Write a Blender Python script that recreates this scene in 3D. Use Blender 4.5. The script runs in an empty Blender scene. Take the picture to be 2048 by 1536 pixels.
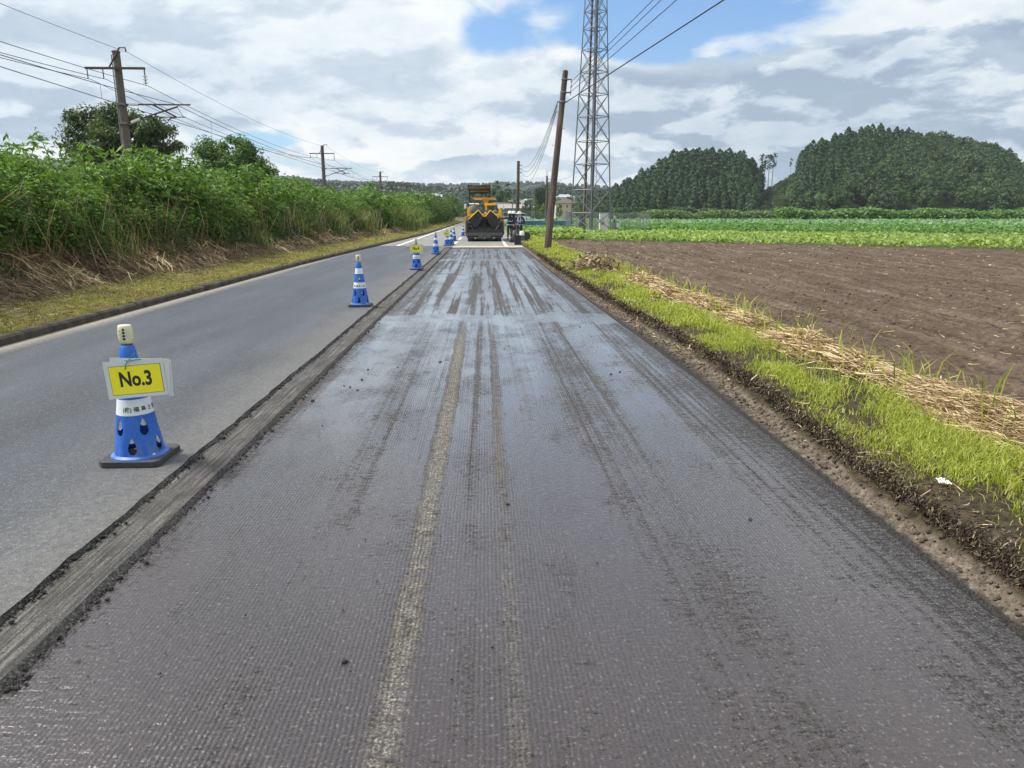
import bpy, bmesh, math, random
import numpy as np
from mathutils import Vector, Matrix
random.seed(7); RNG = np.random.default_rng(11)
R = math.radians
S = bpy.context.scene
COL = S.collection
# ------------------------------------------------------------------ camera
HC = 1.6; PITCH = math.atan(338/1420.); YAW = R(2.16)
cam_d = bpy.data.cameras.new('camera'); cam = bpy.data.objects.new('camera', cam_d); COL.objects.link(cam)
cam.location = (0, 0, HC); cam.rotation_euler = (math.pi/2-PITCH, 0, -YAW)
cam_d.sensor_width = 36; cam_d.lens = 36*1420/2048.; cam_d.clip_end = 9000; cam_d.clip_start = .05
S.camera = cam
S.render.resolution_x = 1024; S.render.resolution_y = 768
S.view_settings.view_transform = 'Standard'; S.view_settings.look = 'None'
S.view_settings.exposure = 0.52; S.view_settings.gamma = 1
SUN_AZ = R(-82); SUN_EL = R(54)          # azimuth from +Y, negative = left

def ray(px, py):
    u = (px-1024)/1420.; v = (py-768)/1420.
    f = math.cos(PITCH)-v*math.sin(PITCH); z = -math.sin(PITCH)-v*math.cos(PITCH)
    return u*math.cos(YAW)+f*math.sin(YAW), -u*math.sin(YAW)+f*math.cos(YAW), z
def P(px, py, Y):                          # survey helper: photograph reading -> world point at distance Y
    x, y, d = ray(px, py); t = Y/y
    return Vector((x*t, Y, HC+d*t))

# ------------------------------------------------------------------ node helper
class NT:
    def __init__(s, tree): s.t = tree; s.t.nodes.clear()
    def n(s, ty, props=None, **inp):
        nd = s.t.nodes.new(ty)
        for k, v in (props or {}).items(): setattr(nd, k, v)
        for k, v in inp.items():
            k2 = int(k[1:]) if k[0] == '_' and k[1:].isdigit() else k.replace('_', ' ')
            s.set(nd.inputs[k2], v)
        return nd
    def set(s, sock, v):
        if hasattr(v, 'bl_idname') and hasattr(v, 'outputs'): v = v.outputs[0]
        if isinstance(v, bpy.types.NodeSocket): s.t.links.new(v, sock)
        elif isinstance(v, (tuple, list)):
            v = tuple(v)
            if sock.type == 'RGBA' and len(v) == 3: v = v+(1,)
            sock.default_value = v
        else: sock.default_value = v
    def m(s, op, a, b=0., c=None, clamp=False):
        nd = s.t.nodes.new('ShaderNodeMath'); nd.operation = op; nd.use_clamp = clamp
        s.set(nd.inputs[0], a); s.set(nd.inputs[1], b)
        if c is not None: s.set(nd.inputs[2], c)
        return nd.outputs[0]
    def vm(s, op, a, b=(0, 0, 0)):
        nd = s.t.nodes.new('ShaderNodeVectorMath'); nd.operation = op
        s.set(nd.inputs[0], a)
        if op == 'SCALE': s.set(nd.inputs[3], b)
        else: s.set(nd.inputs[1], b)
        return nd.outputs['Value'] if op in ('DOT_PRODUCT', 'LENGTH', 'DISTANCE') else nd.outputs[0]
    def noise(s, vec, scale=1., detail=3., rough=.5, dist=0.):
        nd = s.t.nodes.new('ShaderNodeTexNoise'); s.set(nd.inputs['Vector'], vec)
        s.set(nd.inputs['Scale'], scale); s.set(nd.inputs['Detail'], detail); s.set(nd.inputs['Roughness'], rough); s.set(nd.inputs['Distortion'], dist)
        return nd.outputs[0]
    def vor(s, vec, scale=1., feat='F1', out=0, rand=1.):
        nd = s.t.nodes.new('ShaderNodeTexVoronoi'); nd.feature = feat; s.set(nd.inputs['Vector'], vec); s.set(nd.inputs['Scale'], scale)
        s.set(nd.inputs['Randomness'], rand)
        return nd.outputs[out]
    def ramp(s, fac, stops, interp='LINEAR'):
        nd = s.t.nodes.new('ShaderNodeValToRGB'); cr = nd.color_ramp; cr.interpolation = interp
        while len(cr.elements) < len(stops): cr.elements.new(1.)
        for e, (p, c) in zip(cr.elements, stops):
            e.position = p
            if isinstance(c, (int, float)): c = (c, c, c)
            e.color = tuple(c)+(1,)
        s.set(nd.inputs[0], fac); return nd.outputs[0]
    def mr(s, v, a, b, c=0., d=1., smooth=True):
        nd = s.t.nodes.new('ShaderNodeMapRange'); nd.interpolation_type = 'SMOOTHSTEP' if smooth else 'LINEAR'
        s.set(nd.inputs[0], v)
        for i, k in enumerate((a, b, c, d)): s.set(nd.inputs[i+1], k)
        return nd.outputs[0]
    def mix(s, f, a, b, mode='MIX'):
        nd = s.t.nodes.new('ShaderNodeMix'); nd.data_type = 'RGBA'; nd.blend_type = mode; nd.clamp_factor = True
        s.set(nd.inputs[0], f); s.set(nd.inputs[6], a); s.set(nd.inputs[7], b); return nd.outputs[2]
    def mul(s, v, t): return s.vm('MULTIPLY', v, t)
    def pos(s): return s.t.nodes.new('ShaderNodeNewGeometry').outputs['Position']
    def obj(s): return s.t.nodes.new('ShaderNodeTexCoord').outputs['Object']
    def rnd(s): return s.t.nodes.new('ShaderNodeNewGeometry').outputs['Random Per Island']
    def xyz(s, v): nd = s.t.nodes.new('ShaderNodeSeparateXYZ'); s.set(nd.inputs[0], v); return nd.outputs
    def bump(s, h, strength=.5, dist=.01, normal=None):
        nd = s.t.nodes.new('ShaderNodeBump'); s.set(nd.inputs['Height'], h); s.set(nd.inputs['Strength'], strength); s.set(nd.inputs['Distance'], dist)
        if normal is not None: s.set(nd.inputs['Normal'], normal)
        return nd.outputs[0]
    def pbr(s, color, rough=.7, spec=.5, normal=None, metal=0., **kw):
        nd = s.t.nodes.new('ShaderNodeBsdfPrincipled'); s.set(nd.inputs['Base Color'], color); s.set(nd.inputs['Roughness'], rough)
        s.set(nd.inputs['Specular IOR Level'], spec); s.set(nd.inputs['Metallic'], metal)
        if normal is not None: s.set(nd.inputs['Normal'], normal)
        for k, v in kw.items(): s.set(nd.inputs[k.replace('_', ' ')], v)
        return nd.outputs[0]
    def out(s, surf, vol=None):
        nd = s.t.nodes.new('ShaderNodeOutputMaterial')
        if surf is not None: s.set(nd.inputs[0], surf)
        if vol is not None: s.set(nd.inputs[1], vol)
def mat(name):
    m = bpy.data.materials.new(name); m.use_nodes = True; return m, NT(m.node_tree)
M = {}
def plain(name, c, rough=.6, var=.15, scale=8., metal=0., spec=.5, bump=.0, c2=None):
    m, t = mat(name); o = t.obj(); nz = t.noise(o, scale, 4., .6)
    a = tuple(x*(1-var) for x in c); b = tuple(min(1, x*(1+var)) for x in (c2 or c))
    col = t.ramp(nz, [(.3, a), (.7, b)])
    n = t.bump(t.noise(o, scale*4, 4., .6), bump, .02) if bump else None
    t.out(t.pbr(col, rough, spec, n, metal)); M[name] = m; return m

# ------------------------------------------------------------------ world: sky with clouds
W = bpy.data.worlds.new('World'); S.world = W; W.use_nodes = True
t = NT(W.node_tree)
d = t.n('ShaderNodeTexCoord').outputs['Generated']
dx, dy, dz = t.xyz(d)
sky = t.n('ShaderNodeTexSky', dict(sky_type='NISHITA', sun_disc=False, sun_elevation=SUN_EL, sun_rotation=SUN_AZ, air_density=1.1, dust_density=1.2, ozone_density=1.6))
sky = t.mix(1., sky.outputs[0], (.62, .95, 1.25), 'MULTIPLY')
zc = t.m('MAXIMUM', dz, 0.)
def cmap(k, dzz):                                    # cloud field coordinates; k < 1 looks a little higher up the same cloud
    den = t.m('DIVIDE', k, t.m('ADD', zc, .33))
    return t.n('ShaderNodeCombineXYZ', None, X=t.m('MULTIPLY', dx, den), Y=t.m('MULTIPLY', dy, den), Z=t.m('ADD', t.m('MULTIPLY', zc, 2.4), dzz)).outputs[0]
comb = cmap(1., 0.); up_ = cmap(.965, .07)
def field(v):
    w_ = t.vm('SCALE', t.vm('SUBTRACT', t.n('ShaderNodeTexNoise', None, Vector=v, Scale=3.2, Detail=2.).outputs['Color'], (.5, .5, .5)), .22)
    q = t.vm('ADD', v, w_); a = t.noise(q, 2.6, 9., .60)
    bl = t.m('SUBTRACT', 1., t.vor(q, 4.6, 'SMOOTH_F1', 0))
    return t.m('ADD', t.m('MULTIPLY', a, .66), t.m('MULTIPLY', bl, .24))
n1 = field(comb); n2 = field(up_)
big = t.noise(t.vm('ADD', comb, (3.3, 1.7, 0.)), .85, 3., .5)
dens = t.m('ADD', t.m('MULTIPLY', n1, .70), t.m('MULTIPLY', big, .42))
lit = t.mr(t.m('SUBTRACT', n1, n2), -.045, .05, 0., 1.)
def hole(px, py, sx, sy, amt):                      # weather of one part of the sky, in azimuth and elevation
    v = Vector(ray(px, py)).normalized(); az = math.atan2(v.x, v.y); el = math.asin(v.z)
    da = t.m('SUBTRACT', t.m('ARCTAN2', dx, dy), az); de = t.m('SUBTRACT', t.m('ARCSINE', dz), el)
    q = t.m('ADD', t.m('POWER', t.m('ABSOLUTE', t.m('DIVIDE', da, R(sx))), 2.), t.m('POWER', t.m('ABSOLUTE', t.m('DIVIDE', de, R(sy))), 2.))
    return t.m('MULTIPLY', t.mr(q, 0., 1.6, 1., 0.), amt)
for h in ((1100, 20, 10., 3.4, .20), (1420, 60, 11.0, 2.6, .20), (985, 95, 4, 2.6, .12), (540, 275, 3.0, .9, .20), (430, 285, 5, 1.0, .12), (1290, 85, 4, 1.8, .16), (1800, 385, 12, 1.3, .12), (90, 330, 6, 1.2, .12), (650, 325, 5, .8, .10), (1040, 260, 4, .8, .08)):
    dens = t.m('SUBTRACT', dens, hole(*h))
for h in ((300, 150, 30, 8, .12), (1750, 190, 20, 8, .13), (1150, 190, 7, 5, .10), (900, 270, 30, 5, .04), (700, 20, 22, 5, .12)):
    dens = t.m('ADD', dens, hole(*h))
cover = t.mr(dens, .43, .545, 0., 1.)
thick = t.mr(dens, .52, .72, 0., 1.)
shade = t.m('ADD', t.m('MULTIPLY', lit, .66), t.m('ADD', t.m('MULTIPLY', t.m('SUBTRACT', 1., thick), .46), .10), None, True)
veil = t.m('ADD', hole(560, 70, 28, 7.5, .55), hole(1500, 20, 14, 2.5, .4))
shade = t.m('ADD', t.m('MULTIPLY', shade, t.m('SUBTRACT', 1., veil)), t.m('MULTIPLY', veil, .62))
dark_r = t.m('ADD', hole(1750, 235, 22, 7, .36), t.m('ADD', hole(150, 190, 14, 6, .16), hole(820, 215, 9, 2.5, .12)))
shade = t.m('SUBTRACT', shade, dark_r, None, True)
fin = t.m('MULTIPLY', t.m('SUBTRACT', t.noise(t.vm('ADD', comb, (7., 2., 1.)), 9., 7., .62), .5), .55)
shade = t.m('ADD', shade, fin, None, True)
ccol = t.ramp(shade, [(0., (2.2, 3.0, 3.95)), (.28, (3.5, 4.3, 5.15)), (.52, (5.0, 5.7, 6.3)), (.75, (6.5, 6.9, 7.1)), (1., (7.9, 7.9, 7.6))])
skyc = t.mix(cover, sky, ccol)
hz = t.mr(dz, 0., .09, 1., 0.)
skyc = t.mix(t.m('MULTIPLY', hz, .5), skyc, (4.5, 5.4, 6.2))
bg = t.n('ShaderNodeBackground', None, Color=skyc, Strength=.1)
wo = t.t.nodes.new('ShaderNodeOutputWorld'); t.t.links.new(bg.outputs[0], wo.inputs[0])
W.cycles.sampling_method = 'MANUAL'; W.cycles.sample_map_resolution = 1024

sd_ = bpy.data.lights.new('sun', 'SUN'); sd_.energy = 4.3; sd_.angle = R(14); sd_.color = (1., .95, .87)
sun = bpy.data.objects.new('sun', sd_); COL.objects.link(sun)
sdir = Vector((math.sin(SUN_AZ)*math.cos(SUN_EL), math.cos(SUN_AZ)*math.cos(SUN_EL), math.sin(SUN_EL)))
sun.rotation_euler = sdir.to_track_quat('Z', 'Y').to_euler(); sun.location = (0, 0, 50)

# ------------------------------------------------------------------ object helpers
def tag(o, label=None, cat=None, group=None, kind=None):
    if label: o['label'] = label
    if cat: o['category'] = cat
    if group: o['group'] = group
    if kind: o['kind'] = kind
    return o
def empty(name, loc, label, cat, rz=0., group=None):
    o = bpy.data.objects.new(name, None); COL.objects.link(o); o.location = loc; o.rotation_euler = (0, 0, rz)
    o.empty_display_size = .2
    return tag(o, label, cat, group)
def copy_tree(o, parent=None):
    c = o.copy(); COL.objects.link(c); c.parent = parent
    for ch in list(o.children): copy_tree(ch, c)
    return c
class MB:
    def __init__(s): s.v = []; s.f = []
    def add(s, vs, fs):
        b = len(s.v); s.v += [tuple(v) for v in vs]; s.f += [tuple(i+b for i in f) for f in fs]; return s
    def box(s, c, sz, rot=None, bev=0.):
        x, y, z = (a/2 for a in sz); c = Vector(c)
        m = Matrix.Rotation(rot[0], 3, rot[1]) if rot else Matrix.Identity(3)
        if bev <= 0:
            vs = [c+m@Vector(p) for p in ((-x,-y,-z),(x,-y,-z),(x,y,-z),(-x,y,-z),(-x,-y,z),(x,-y,z),(x,y,z),(-x,y,z))]
            return s.add(vs, ((0,3,2,1),(4,5,6,7),(0,1,5,4),(1,2,6,5),(2,3,7,6),(3,0,4,7)))
        bm = bmesh.new(); bmesh.ops.create_cube(bm, size=1.); bmesh.ops.scale(bm, vec=sz, verts=bm.verts)
        bmesh.ops.bevel(bm, geom=bm.edges[:], offset=bev, segments=2, affect='EDGES')
        vs = [c+m@v.co for v in bm.verts]; fs = [[v.index for v in f.verts] for f in bm.faces]; bm.free()
        return s.add(vs, fs)
    def tube(s, pts, r, n=8, cap=True):
        pts = [Vector(p) for p in pts]; rs = r if isinstance(r, (list, tuple)) else [r]*len(pts)
        vs = []; fs = []; up = None
        for i, p in enumerate(pts):
            d = (pts[min(i+1, len(pts)-1)]-pts[max(i-1, 0)]).normalized()
            if up is None: up = Vector((0, 0, 1)) if abs(d.z) < .9 else Vector((1, 0, 0))
            a = d.cross(up).normalized(); b = a.cross(d).normalized(); up = b
            for k in range(n):
                th = 2*math.pi*k/n; vs.append(p+(a*math.cos(th)+b*math.sin(th))*rs[i])
        for i in range(len(pts)-1):
            for k in range(n):
                fs.append((i*n+k, i*n+(k+1) % n, (i+1)*n+(k+1) % n, (i+1)*n+k))
        if cap: fs += [tuple(range(n-1, -1, -1)), tuple(range((len(pts)-1)*n, len(pts)*n))]
        return s.add(vs, fs)
    def lathe(s, prof, n=32, c=(0, 0, 0), closed=False):
        vs = []; fs = []; c = Vector(c)
        for r, z in prof:
            for k in range(n):
                th = 2*math.pi*k/n; vs.append(c+Vector((r*math.cos(th), r*math.sin(th), z)))
        m = len(prof)
        for i in range(m if closed else m-1):
            j = (i+1) % m
            for k in range(n): fs.append((i*n+k, i*n+(k+1) % n, j*n+(k+1) % n, j*n+k))
        return s.add(vs, fs)
    def prism(s, poly, axis, a, b):      # poly of 2D points extruded along axis from a to b
        n = len(poly)
        def q(p, w): return {'x': (w, p[0], p[1]), 'y': (p[0], w, p[1]), 'z': (p[0], p[1], w)}[axis]
        vs = [q(p, a) for p in poly]+[q(p, b) for p in poly]
        fs = [tuple(range(n)), tuple(range(2*n-1, n-1, -1))]+[(i, i+n, (i+1) % n+n, (i+1) % n) for i in range(n)]
        return s.add(vs, fs)
    def build(s, name, m, parent=None, smooth=False, loc=None):
        me = bpy.data.meshes.new(name); me.from_pydata(s.v, [], s.f); me.update()
        bm = bmesh.new(); bm.from_mesh(me); bmesh.ops.recalc_face_normals(bm, faces=bm.faces); bm.to_mesh(me); bm.free()
        if smooth:
            me.shade_smooth()
            try: me.set_sharp_from_angle(angle=R(40))
            except Exception: pass
        o = bpy.data.objects.new(name, me); COL.objects.link(o)
        me.materials.append(M[m] if isinstance(m, str) else m)
        if parent is not None: o.parent = parent
        if loc is not None: o.location = loc
        return o
def quads_mesh(name, q, m):                 # q: (N,4,3) array -> one mesh
    q = np.asarray(q, dtype=np.float32); n = len(q)
    me = bpy.data.meshes.new(name)
    me.vertices.add(n*4); me.vertices.foreach_set('co', q.reshape(-1))
    me.loops.add(n*4); me.loops.foreach_set('vertex_index', np.arange(n*4, dtype=np.int32))
    me.polygons.add(n); me.polygons.foreach_set('loop_start', np.arange(0, n*4, 4, dtype=np.int32))
    me.update(calc_edges=True)
    for mm in (m if isinstance(m, (list, tuple)) else [m]): me.materials.append(M[mm])
    return me
def quads(name, q, m, parent=None):
    o = bpy.data.objects.new(name, quads_mesh(name, q, m)); COL.objects.link(o)
    if parent is not None: o.parent = parent
    return o
def grid(name, xs, ys, zf, m, keep=None, smooth=True):
    """sheet over a 2D array of x,y (arrays of shape (rows, cols))"""
    r, c = xs.shape; z = zf(xs, ys)
    co = np.stack([xs, ys, z], -1).reshape(-1, 3).astype(np.float32)
    i = np.arange(r*c).reshape(r, c)
    f = np.stack([i[:-1, :-1], i[:-1, 1:], i[1:, 1:], i[1:, :-1]], -1).reshape(-1, 4)
    if keep is not None:
        cen = co[f].mean(1); f = f[keep(cen[:, 0], cen[:, 1])]
    me = bpy.data.meshes.new(name); me.vertices.add(len(co)); me.vertices.foreach_set('co', co.reshape(-1))
    n = len(f); me.loops.add(n*4); me.loops.foreach_set('vertex_index', f.reshape(-1).astype(np.int32))
    me.polygons.add(n); me.polygons.foreach_set('loop_start', np.arange(0, n*4, 4, dtype=np.int32)); me.update(calc_edges=True)
    if smooth: me.shade_smooth()
    me.materials.append(M[m]); o = bpy.data.objects.new(name, me); COL.objects.link(o); return o
_H = np.random.default_rng(3).random((256, 256))
def vn(x, y, s=1., o=1):
    x = np.asarray(x, float)*s+37.3; y = np.asarray(y, float)*s+11.7; v = 0; a = 1; tot = 0
    for k in range(o):
        xi = np.floor(x).astype(int); yi = np.floor(y).astype(int); fx = x-xi; fy = y-yi
        fx = fx*fx*(3-2*fx); fy = fy*fy*(3-2*fy)
        g = lambda i, j: _H[(xi+i) & 255, (yi+j) & 255]
        v = v+a*((g(0, 0)*(1-fx)+g(1, 0)*fx)*(1-fy)+(g(0, 1)*(1-fx)+g(1, 1)*fx)*fy); tot += a
        a *= .5; x = x*2.03+5.1; y = y*2.03+9.2
    return v/tot
def _cs():
    v = []; 
    for ax in range(3):
        for sg in (-1, 1):
            for i in range(2):
                for j in range(2):
                    q = []
                    for (a, b) in ((i, j), (i+1, j), (i+1, j+1), (i, j+1)):
                        p = [0, 0, 0]; p[ax] = sg; p[(ax+1) % 3] = a-1; p[(ax+2) % 3] = b-1; q.append(p)
                    v.append(q)
    v = np.array(v, float); v /= np.linalg.norm(v, axis=-1, keepdims=True); out = []
    for k in range(12):
        h = np.random.default_rng(k); A_ = h.normal(size=(4, 3))*1.6; j = 1+.16*np.sin((v@A_.T)*1.7+k).sum(-1, keepdims=True); out.append(v*j*np.array([1, .75+.4*h.random(), .55+.3*h.random()]))
    return np.array(out)
CLOD = _cs()
def clod_quads(c, r, rng=RNG):
    n = len(c); t_ = CLOD[rng.integers(0, 12, n)]*np.reshape(r, (n, 1, 1, 1)); a = rng.random(n)*6.283; cs, sn = np.cos(a)[:, None, None], np.sin(a)[:, None, None]
    o = np.stack([t_[..., 0]*cs-t_[..., 1]*sn, t_[..., 0]*sn+t_[..., 1]*cs, t_[..., 2]], -1)+c[:, None, None, :]
    return o.reshape(-1, 4, 3)
def unit(v): return v/(np.linalg.norm(v, axis=-1, keepdims=True)+1e-9)
def leaves_on(cen, L, Wd, nrm, jit=.45, rng=RNG, hang=None):
    """leaf faces lying roughly on a surface with the given normals"""
    n = len(cen); L = np.broadcast_to(np.asarray(L, float), (n,))[:, None]; Wd = np.broadcast_to(np.asarray(Wd, float), (n,))[:, None]
    nn = unit(unit(nrm)+rng.normal(size=(n, 3))*jit); d = rng.normal(size=(n, 3)) if hang is None else hang+rng.normal(size=(n, 3))*.3
    d = unit(d-nn*(d*nn).sum(1, keepdims=True)); s = np.cross(nn, d); a = cen-d*L*.5; b = cen+d*L*.5; mid = cen-d*L*.06
    return np.stack([a, mid+s*Wd*.5, b, mid-s*Wd*.5], 1)
def leaves(cen, L, Wd, up=.3, droop=.0, dirs=None, rng=RNG):
    """kite shaped leaves: cen (N,3), L length, Wd width"""
    n = len(cen); L = np.broadcast_to(np.asarray(L, float), (n,))[:, None]; Wd = np.broadcast_to(np.asarray(Wd, float), (n,))[:, None]
    d = rng.normal(size=(n, 3)) if dirs is None else dirs+rng.normal(size=(n, 3))*.35
    d[:, 2] = d[:, 2]*.6-droop; d = unit(d)
    nn = rng.normal(size=(n, 3)); nn[:, 2] = np.abs(nn[:, 2])+up*3; s = unit(np.cross(d, nn)); 
    a = cen-d*L*.5; b = cen+d*L*.5
    mid = cen-d*L*.08
    return np.stack([a, mid+s*Wd*.5, b, mid-s*Wd*.5], 1)
def blades(x, y, z, h, w, lean=.4, rng=RNG, dirs=None):
    """grass blades: two quads each (base wide, bent tip)"""
    n = len(x); th = rng.random(n)*2*np.pi
    ln = lean*(.3+rng.random(n)); dxx = np.cos(th)*ln; dyy = np.sin(th)*ln
    if dirs is not None: dxx = dxx+dirs[0]; dyy = dyy+dirs[1]
    b = np.stack([x, y, z], -1); ph = rng.random(n)*2*np.pi
    s = np.stack([np.cos(ph), np.sin(ph), 0*ph], -1)*np.reshape(w, (-1, 1))/2
    h = np.broadcast_to(h, (n,))
    m = b+np.stack([dxx*h*.35, dyy*h*.35, h*.6], -1); tp = b+np.stack([dxx*h, dyy*h, h*(1-.3*np.minimum(1, ln))], -1)
    q1 = np.stack([b-s, b+s, m+s*.8, m-s*.8], 1); q2 = np.stack([m-s*.8, m+s*.8, tp+s*.1, tp-s*.1], 1)
    return np.concatenate([q1, q2])
def straws(c, d, L, w, rng=RNG):
    """long thin stalks lying about: centre, direction, length, width"""
    n = len(c); d = unit(d); L = np.reshape(L, (-1, 1)); up = rng.normal(size=(n, 3)); up[:, 2] += 1.5
    s = unit(np.cross(d, up))*np.reshape(w, (-1, 1))/2; k = rng.normal(size=(n, 3))*.06*L
    a = c-d*L/2; b = c+d*L/2; m = c+k
    return np.concatenate([np.stack([a-s, a+s, m+s, m-s], 1), np.stack([m-s, m+s, b+s*.5, b-s*.5], 1)])

# ------------------------------------------------------------------ materials: vegetation
def foliage(name, stops, rough=.55, trans=.3, spec=.25, big=0., scale=.25, tcol=None):
    m, t = mat(name); r = t.rnd(); c = t.ramp(r, stops)
    if big:
        nz = t.noise(t.pos(), scale, 3., .6); c = t.mix(t.mr(nz, .35, .7, 0., big), c, tcol or stops[-1][1])
    p = t.pbr(c, rough, spec)
    tr = t.n('ShaderNodeBsdfTranslucent', None, Color=t.mix(1., c, (1.25, 1.35, .7), 'MULTIPLY')).outputs[0]
    ms = t.n('ShaderNodeMixShader', None, _0=trans, _1=p, _2=tr).outputs[0]
    t.out(ms); M[name] = m
foliage('weed_leaf', [(0., (.020, .054, .009)), (.35, (.052, .125, .017)), (.7, (.115, .22, .030)), (1., (.24, .35, .075))], trans=.32, big=.6, scale=.7, tcol=(.14, .235, .032))
foliage('vine_leaf', [(0., (.02, .055, .012)), (.5, (.04, .10, .022)), (1., (.09, .17, .04))], trans=.25)
foliage('bush_leaf', [(0., (.03, .065, .014)), (.5, (.06, .12, .022)), (1., (.15, .22, .05))], trans=.3, big=.4, scale=.3)
foliage('dark_leaf', [(0., (.022, .048, .014)), (.5, (.055, .095, .026)), (.85, (.10, .14, .042)), (1., (.20, .19, .07))], trans=.3)
foliage('shrub_leaf', [(0., (.035, .085, .016)), (.5, (.075, .15, .03)), (1., (.15, .24, .05))], trans=.3)
foliage('cedar_leaf', [(0., (.018, .048, .016)), (.5, (.028, .070, .021)), (1., (.046, .10, .028))], trans=.12, big=.5, scale=.04, tcol=(.045, .095, .026))
foliage('broad_leaf', [(0., (.020, .048, .016)), (.5, (.036, .080, .024)), (1., (.085, .145, .042))], trans=.2, big=.6, scale=.06, tcol=(.075, .115, .04))
foliage('bamboo_leaf', [(0., (.07, .13, .035)), (.5, (.12, .20, .055)), (1., (.19, .27, .09))], trans=.25)
foliage('ridge_leaf', [(0., (.018, .035, .02)), (.5, (.03, .055, .028)), (1., (.055, .085, .036))], trans=.1, big=.4, scale=.01)
foliage('crop_leaf', [(0., (.13, .20, .045)), (.5, (.23, .33, .075)), (1., (.40, .50, .16))], trans=.35, rough=.5)
foliage('crop_dark_leaf', [(0., (.07, .15, .035)), (.5, (.11, .22, .05)), (1., (.19, .32, .09))], trans=.3)
foliage('crop_pale_leaf', [(0., (.11, .22, .09)), (.5, (.17, .30, .14)), (1., (.26, .40, .22))], trans=.3)
foliage('grass_green', [(0., (.16, .20, .025)), (.4, (.31, .38, .045)), (.75, (.46, .49, .10)), (1., (.68, .58, .28))], trans=.4, rough=.45)
foliage('grass_dry', [(0., (.15, .19, .04)), (.4, (.29, .31, .07)), (.7, (.42, .38, .13)), (1., (.56, .47, .24))], trans=.25, big=.5, scale=1.1, tcol=(.30, .22, .10))
foliage('reed_leaf', [(0., (.07, .12, .025)), (.5, (.13, .18, .04)), (1., (.30, .28, .11))], trans=.3)
foliage('straw', [(0., (.12, .075, .035)), (.35, (.31, .21, .105)), (.75, (.54, .41, .23)), (1., (.76, .64, .42))], trans=.15)
foliage('dead_grass', [(0., (.085, .058, .036)), (.4, (.18, .125, .075)), (.75, (.31, .225, .135)), (1., (.52, .41, .25))], trans=.15, big=.4, scale=1.2, tcol=(.13, .085, .05))
foliage('root_brown', [(0., (.012, .009, .006)), (.6, (.045, .032, .02)), (.9, (.12, .09, .05)), (1., (.35, .26, .15))], trans=.05)

# ------------------------------------------------------------------ materials: ground
def M_new_asphalt():
    m, t = mat('new_asphalt'); p = t.pos(); x, y, z = t.xyz(p)
    fine = t.noise(p, 140., 3., .7); mid = t.noise(p, 26., 4., .6); lo = t.noise(t.mul(p, (1.6, .22, 1.)), 1., 4., .55)
    c = t.ramp(t.m('ADD', t.m('MULTIPLY', fine, .6), t.m('MULTIPLY', lo, .4)), [(.38, (.014, .017, .024)), (.5, (.034, .041, .053)), (.62, (.076, .088, .108))])
    c = t.mix(t.m('MULTIPLY', t.mr(mid, .52, .36, 0., 1.), .55), c, (.030, .034, .041)); c = t.mix(t.m('MULTIPLY', t.mr(t.noise(p, 48., 3., .8), .54, .68, 0., 1.), .5), c, (.20, .21, .235))
    seam = t.noise(t.mul(p, (9., .08, 1.)), 1., 2., .5)
    c = t.mix(t.mr(seam, .55, .72, 0., .28), c, (.04, .045, .052))
    tracks = t.m('ADD', t.mr(t.m('ABSOLUTE', t.m('SUBTRACT', x, -3.1)), 0., .45, .22, 0.), t.mr(t.m('ABSOLUTE', t.m('SUBTRACT', x, -4.7)), 0., .45, .22, 0.))
    c = t.mix(tracks, c, (.070, .080, .097))
    dust = t.m('MULTIPLY', t.mr(t.m('ADD', x, t.m('MULTIPLY', t.noise(t.mul(p, (1., .5, 1.)), 1.5, 3., .6), 1.1)), -2.35, -1.3, 0., 1.), t.mr(mid, .35, .65, .45, .9))
    c = t.mix(t.m('MULTIPLY', dust, .7), c, (.155, .142, .122))
    e2 = t.mr(t.m('ADD', x, t.m('MULTIPLY', mid, .3)), -5.72, -5.30, 1., 0.)
    c = t.mix(t.m('MULTIPLY', e2, .7), c, (.38, .33, .26))
    spk = t.mr(t.noise(p, 150., 1., .5), .64, .74, 0., 1.)
    c = t.mix(t.m('MULTIPLY', spk, .5), c, (.42, .42, .42))
    b = t.bump(t.m('ADD', fine, t.m('MULTIPLY', mid, .6)), .6, .006)
    t.out(t.pbr(c, .62, .45, b)); M['new_asphalt'] = m
M_new_asphalt()
def M_old_asphalt():
    m, t = mat('old_asphalt'); p = t.pos(); x, y, z = t.xyz(p)
    fine = t.noise(p, 60., 3., .7); lo = t.noise(t.mul(p, (1., .3, 1.)), 1.2, 4., .6)
    c = t.ramp(t.m('ADD', t.m('MULTIPLY', fine, .4), t.m('MULTIPLY', lo, .6)), [(.3, (.15, .145, .135)), (.7, (.26, .25, .235))])
    near = t.m('MULTIPLY', t.mr(y, 35.4, 38.4, 1., 0.), t.mr(x, -1.9, -1.6, 0., 1.))
    c = t.mix(t.m('MULTIPLY', near, t.mr(lo, .3, .6, .5, .95)), c, (.50, .44, .34))
    t.out(t.pbr(c, .8, .3, t.bump(fine, .4, .006))); M['old_asphalt'] = m
M_old_asphalt()
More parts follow.
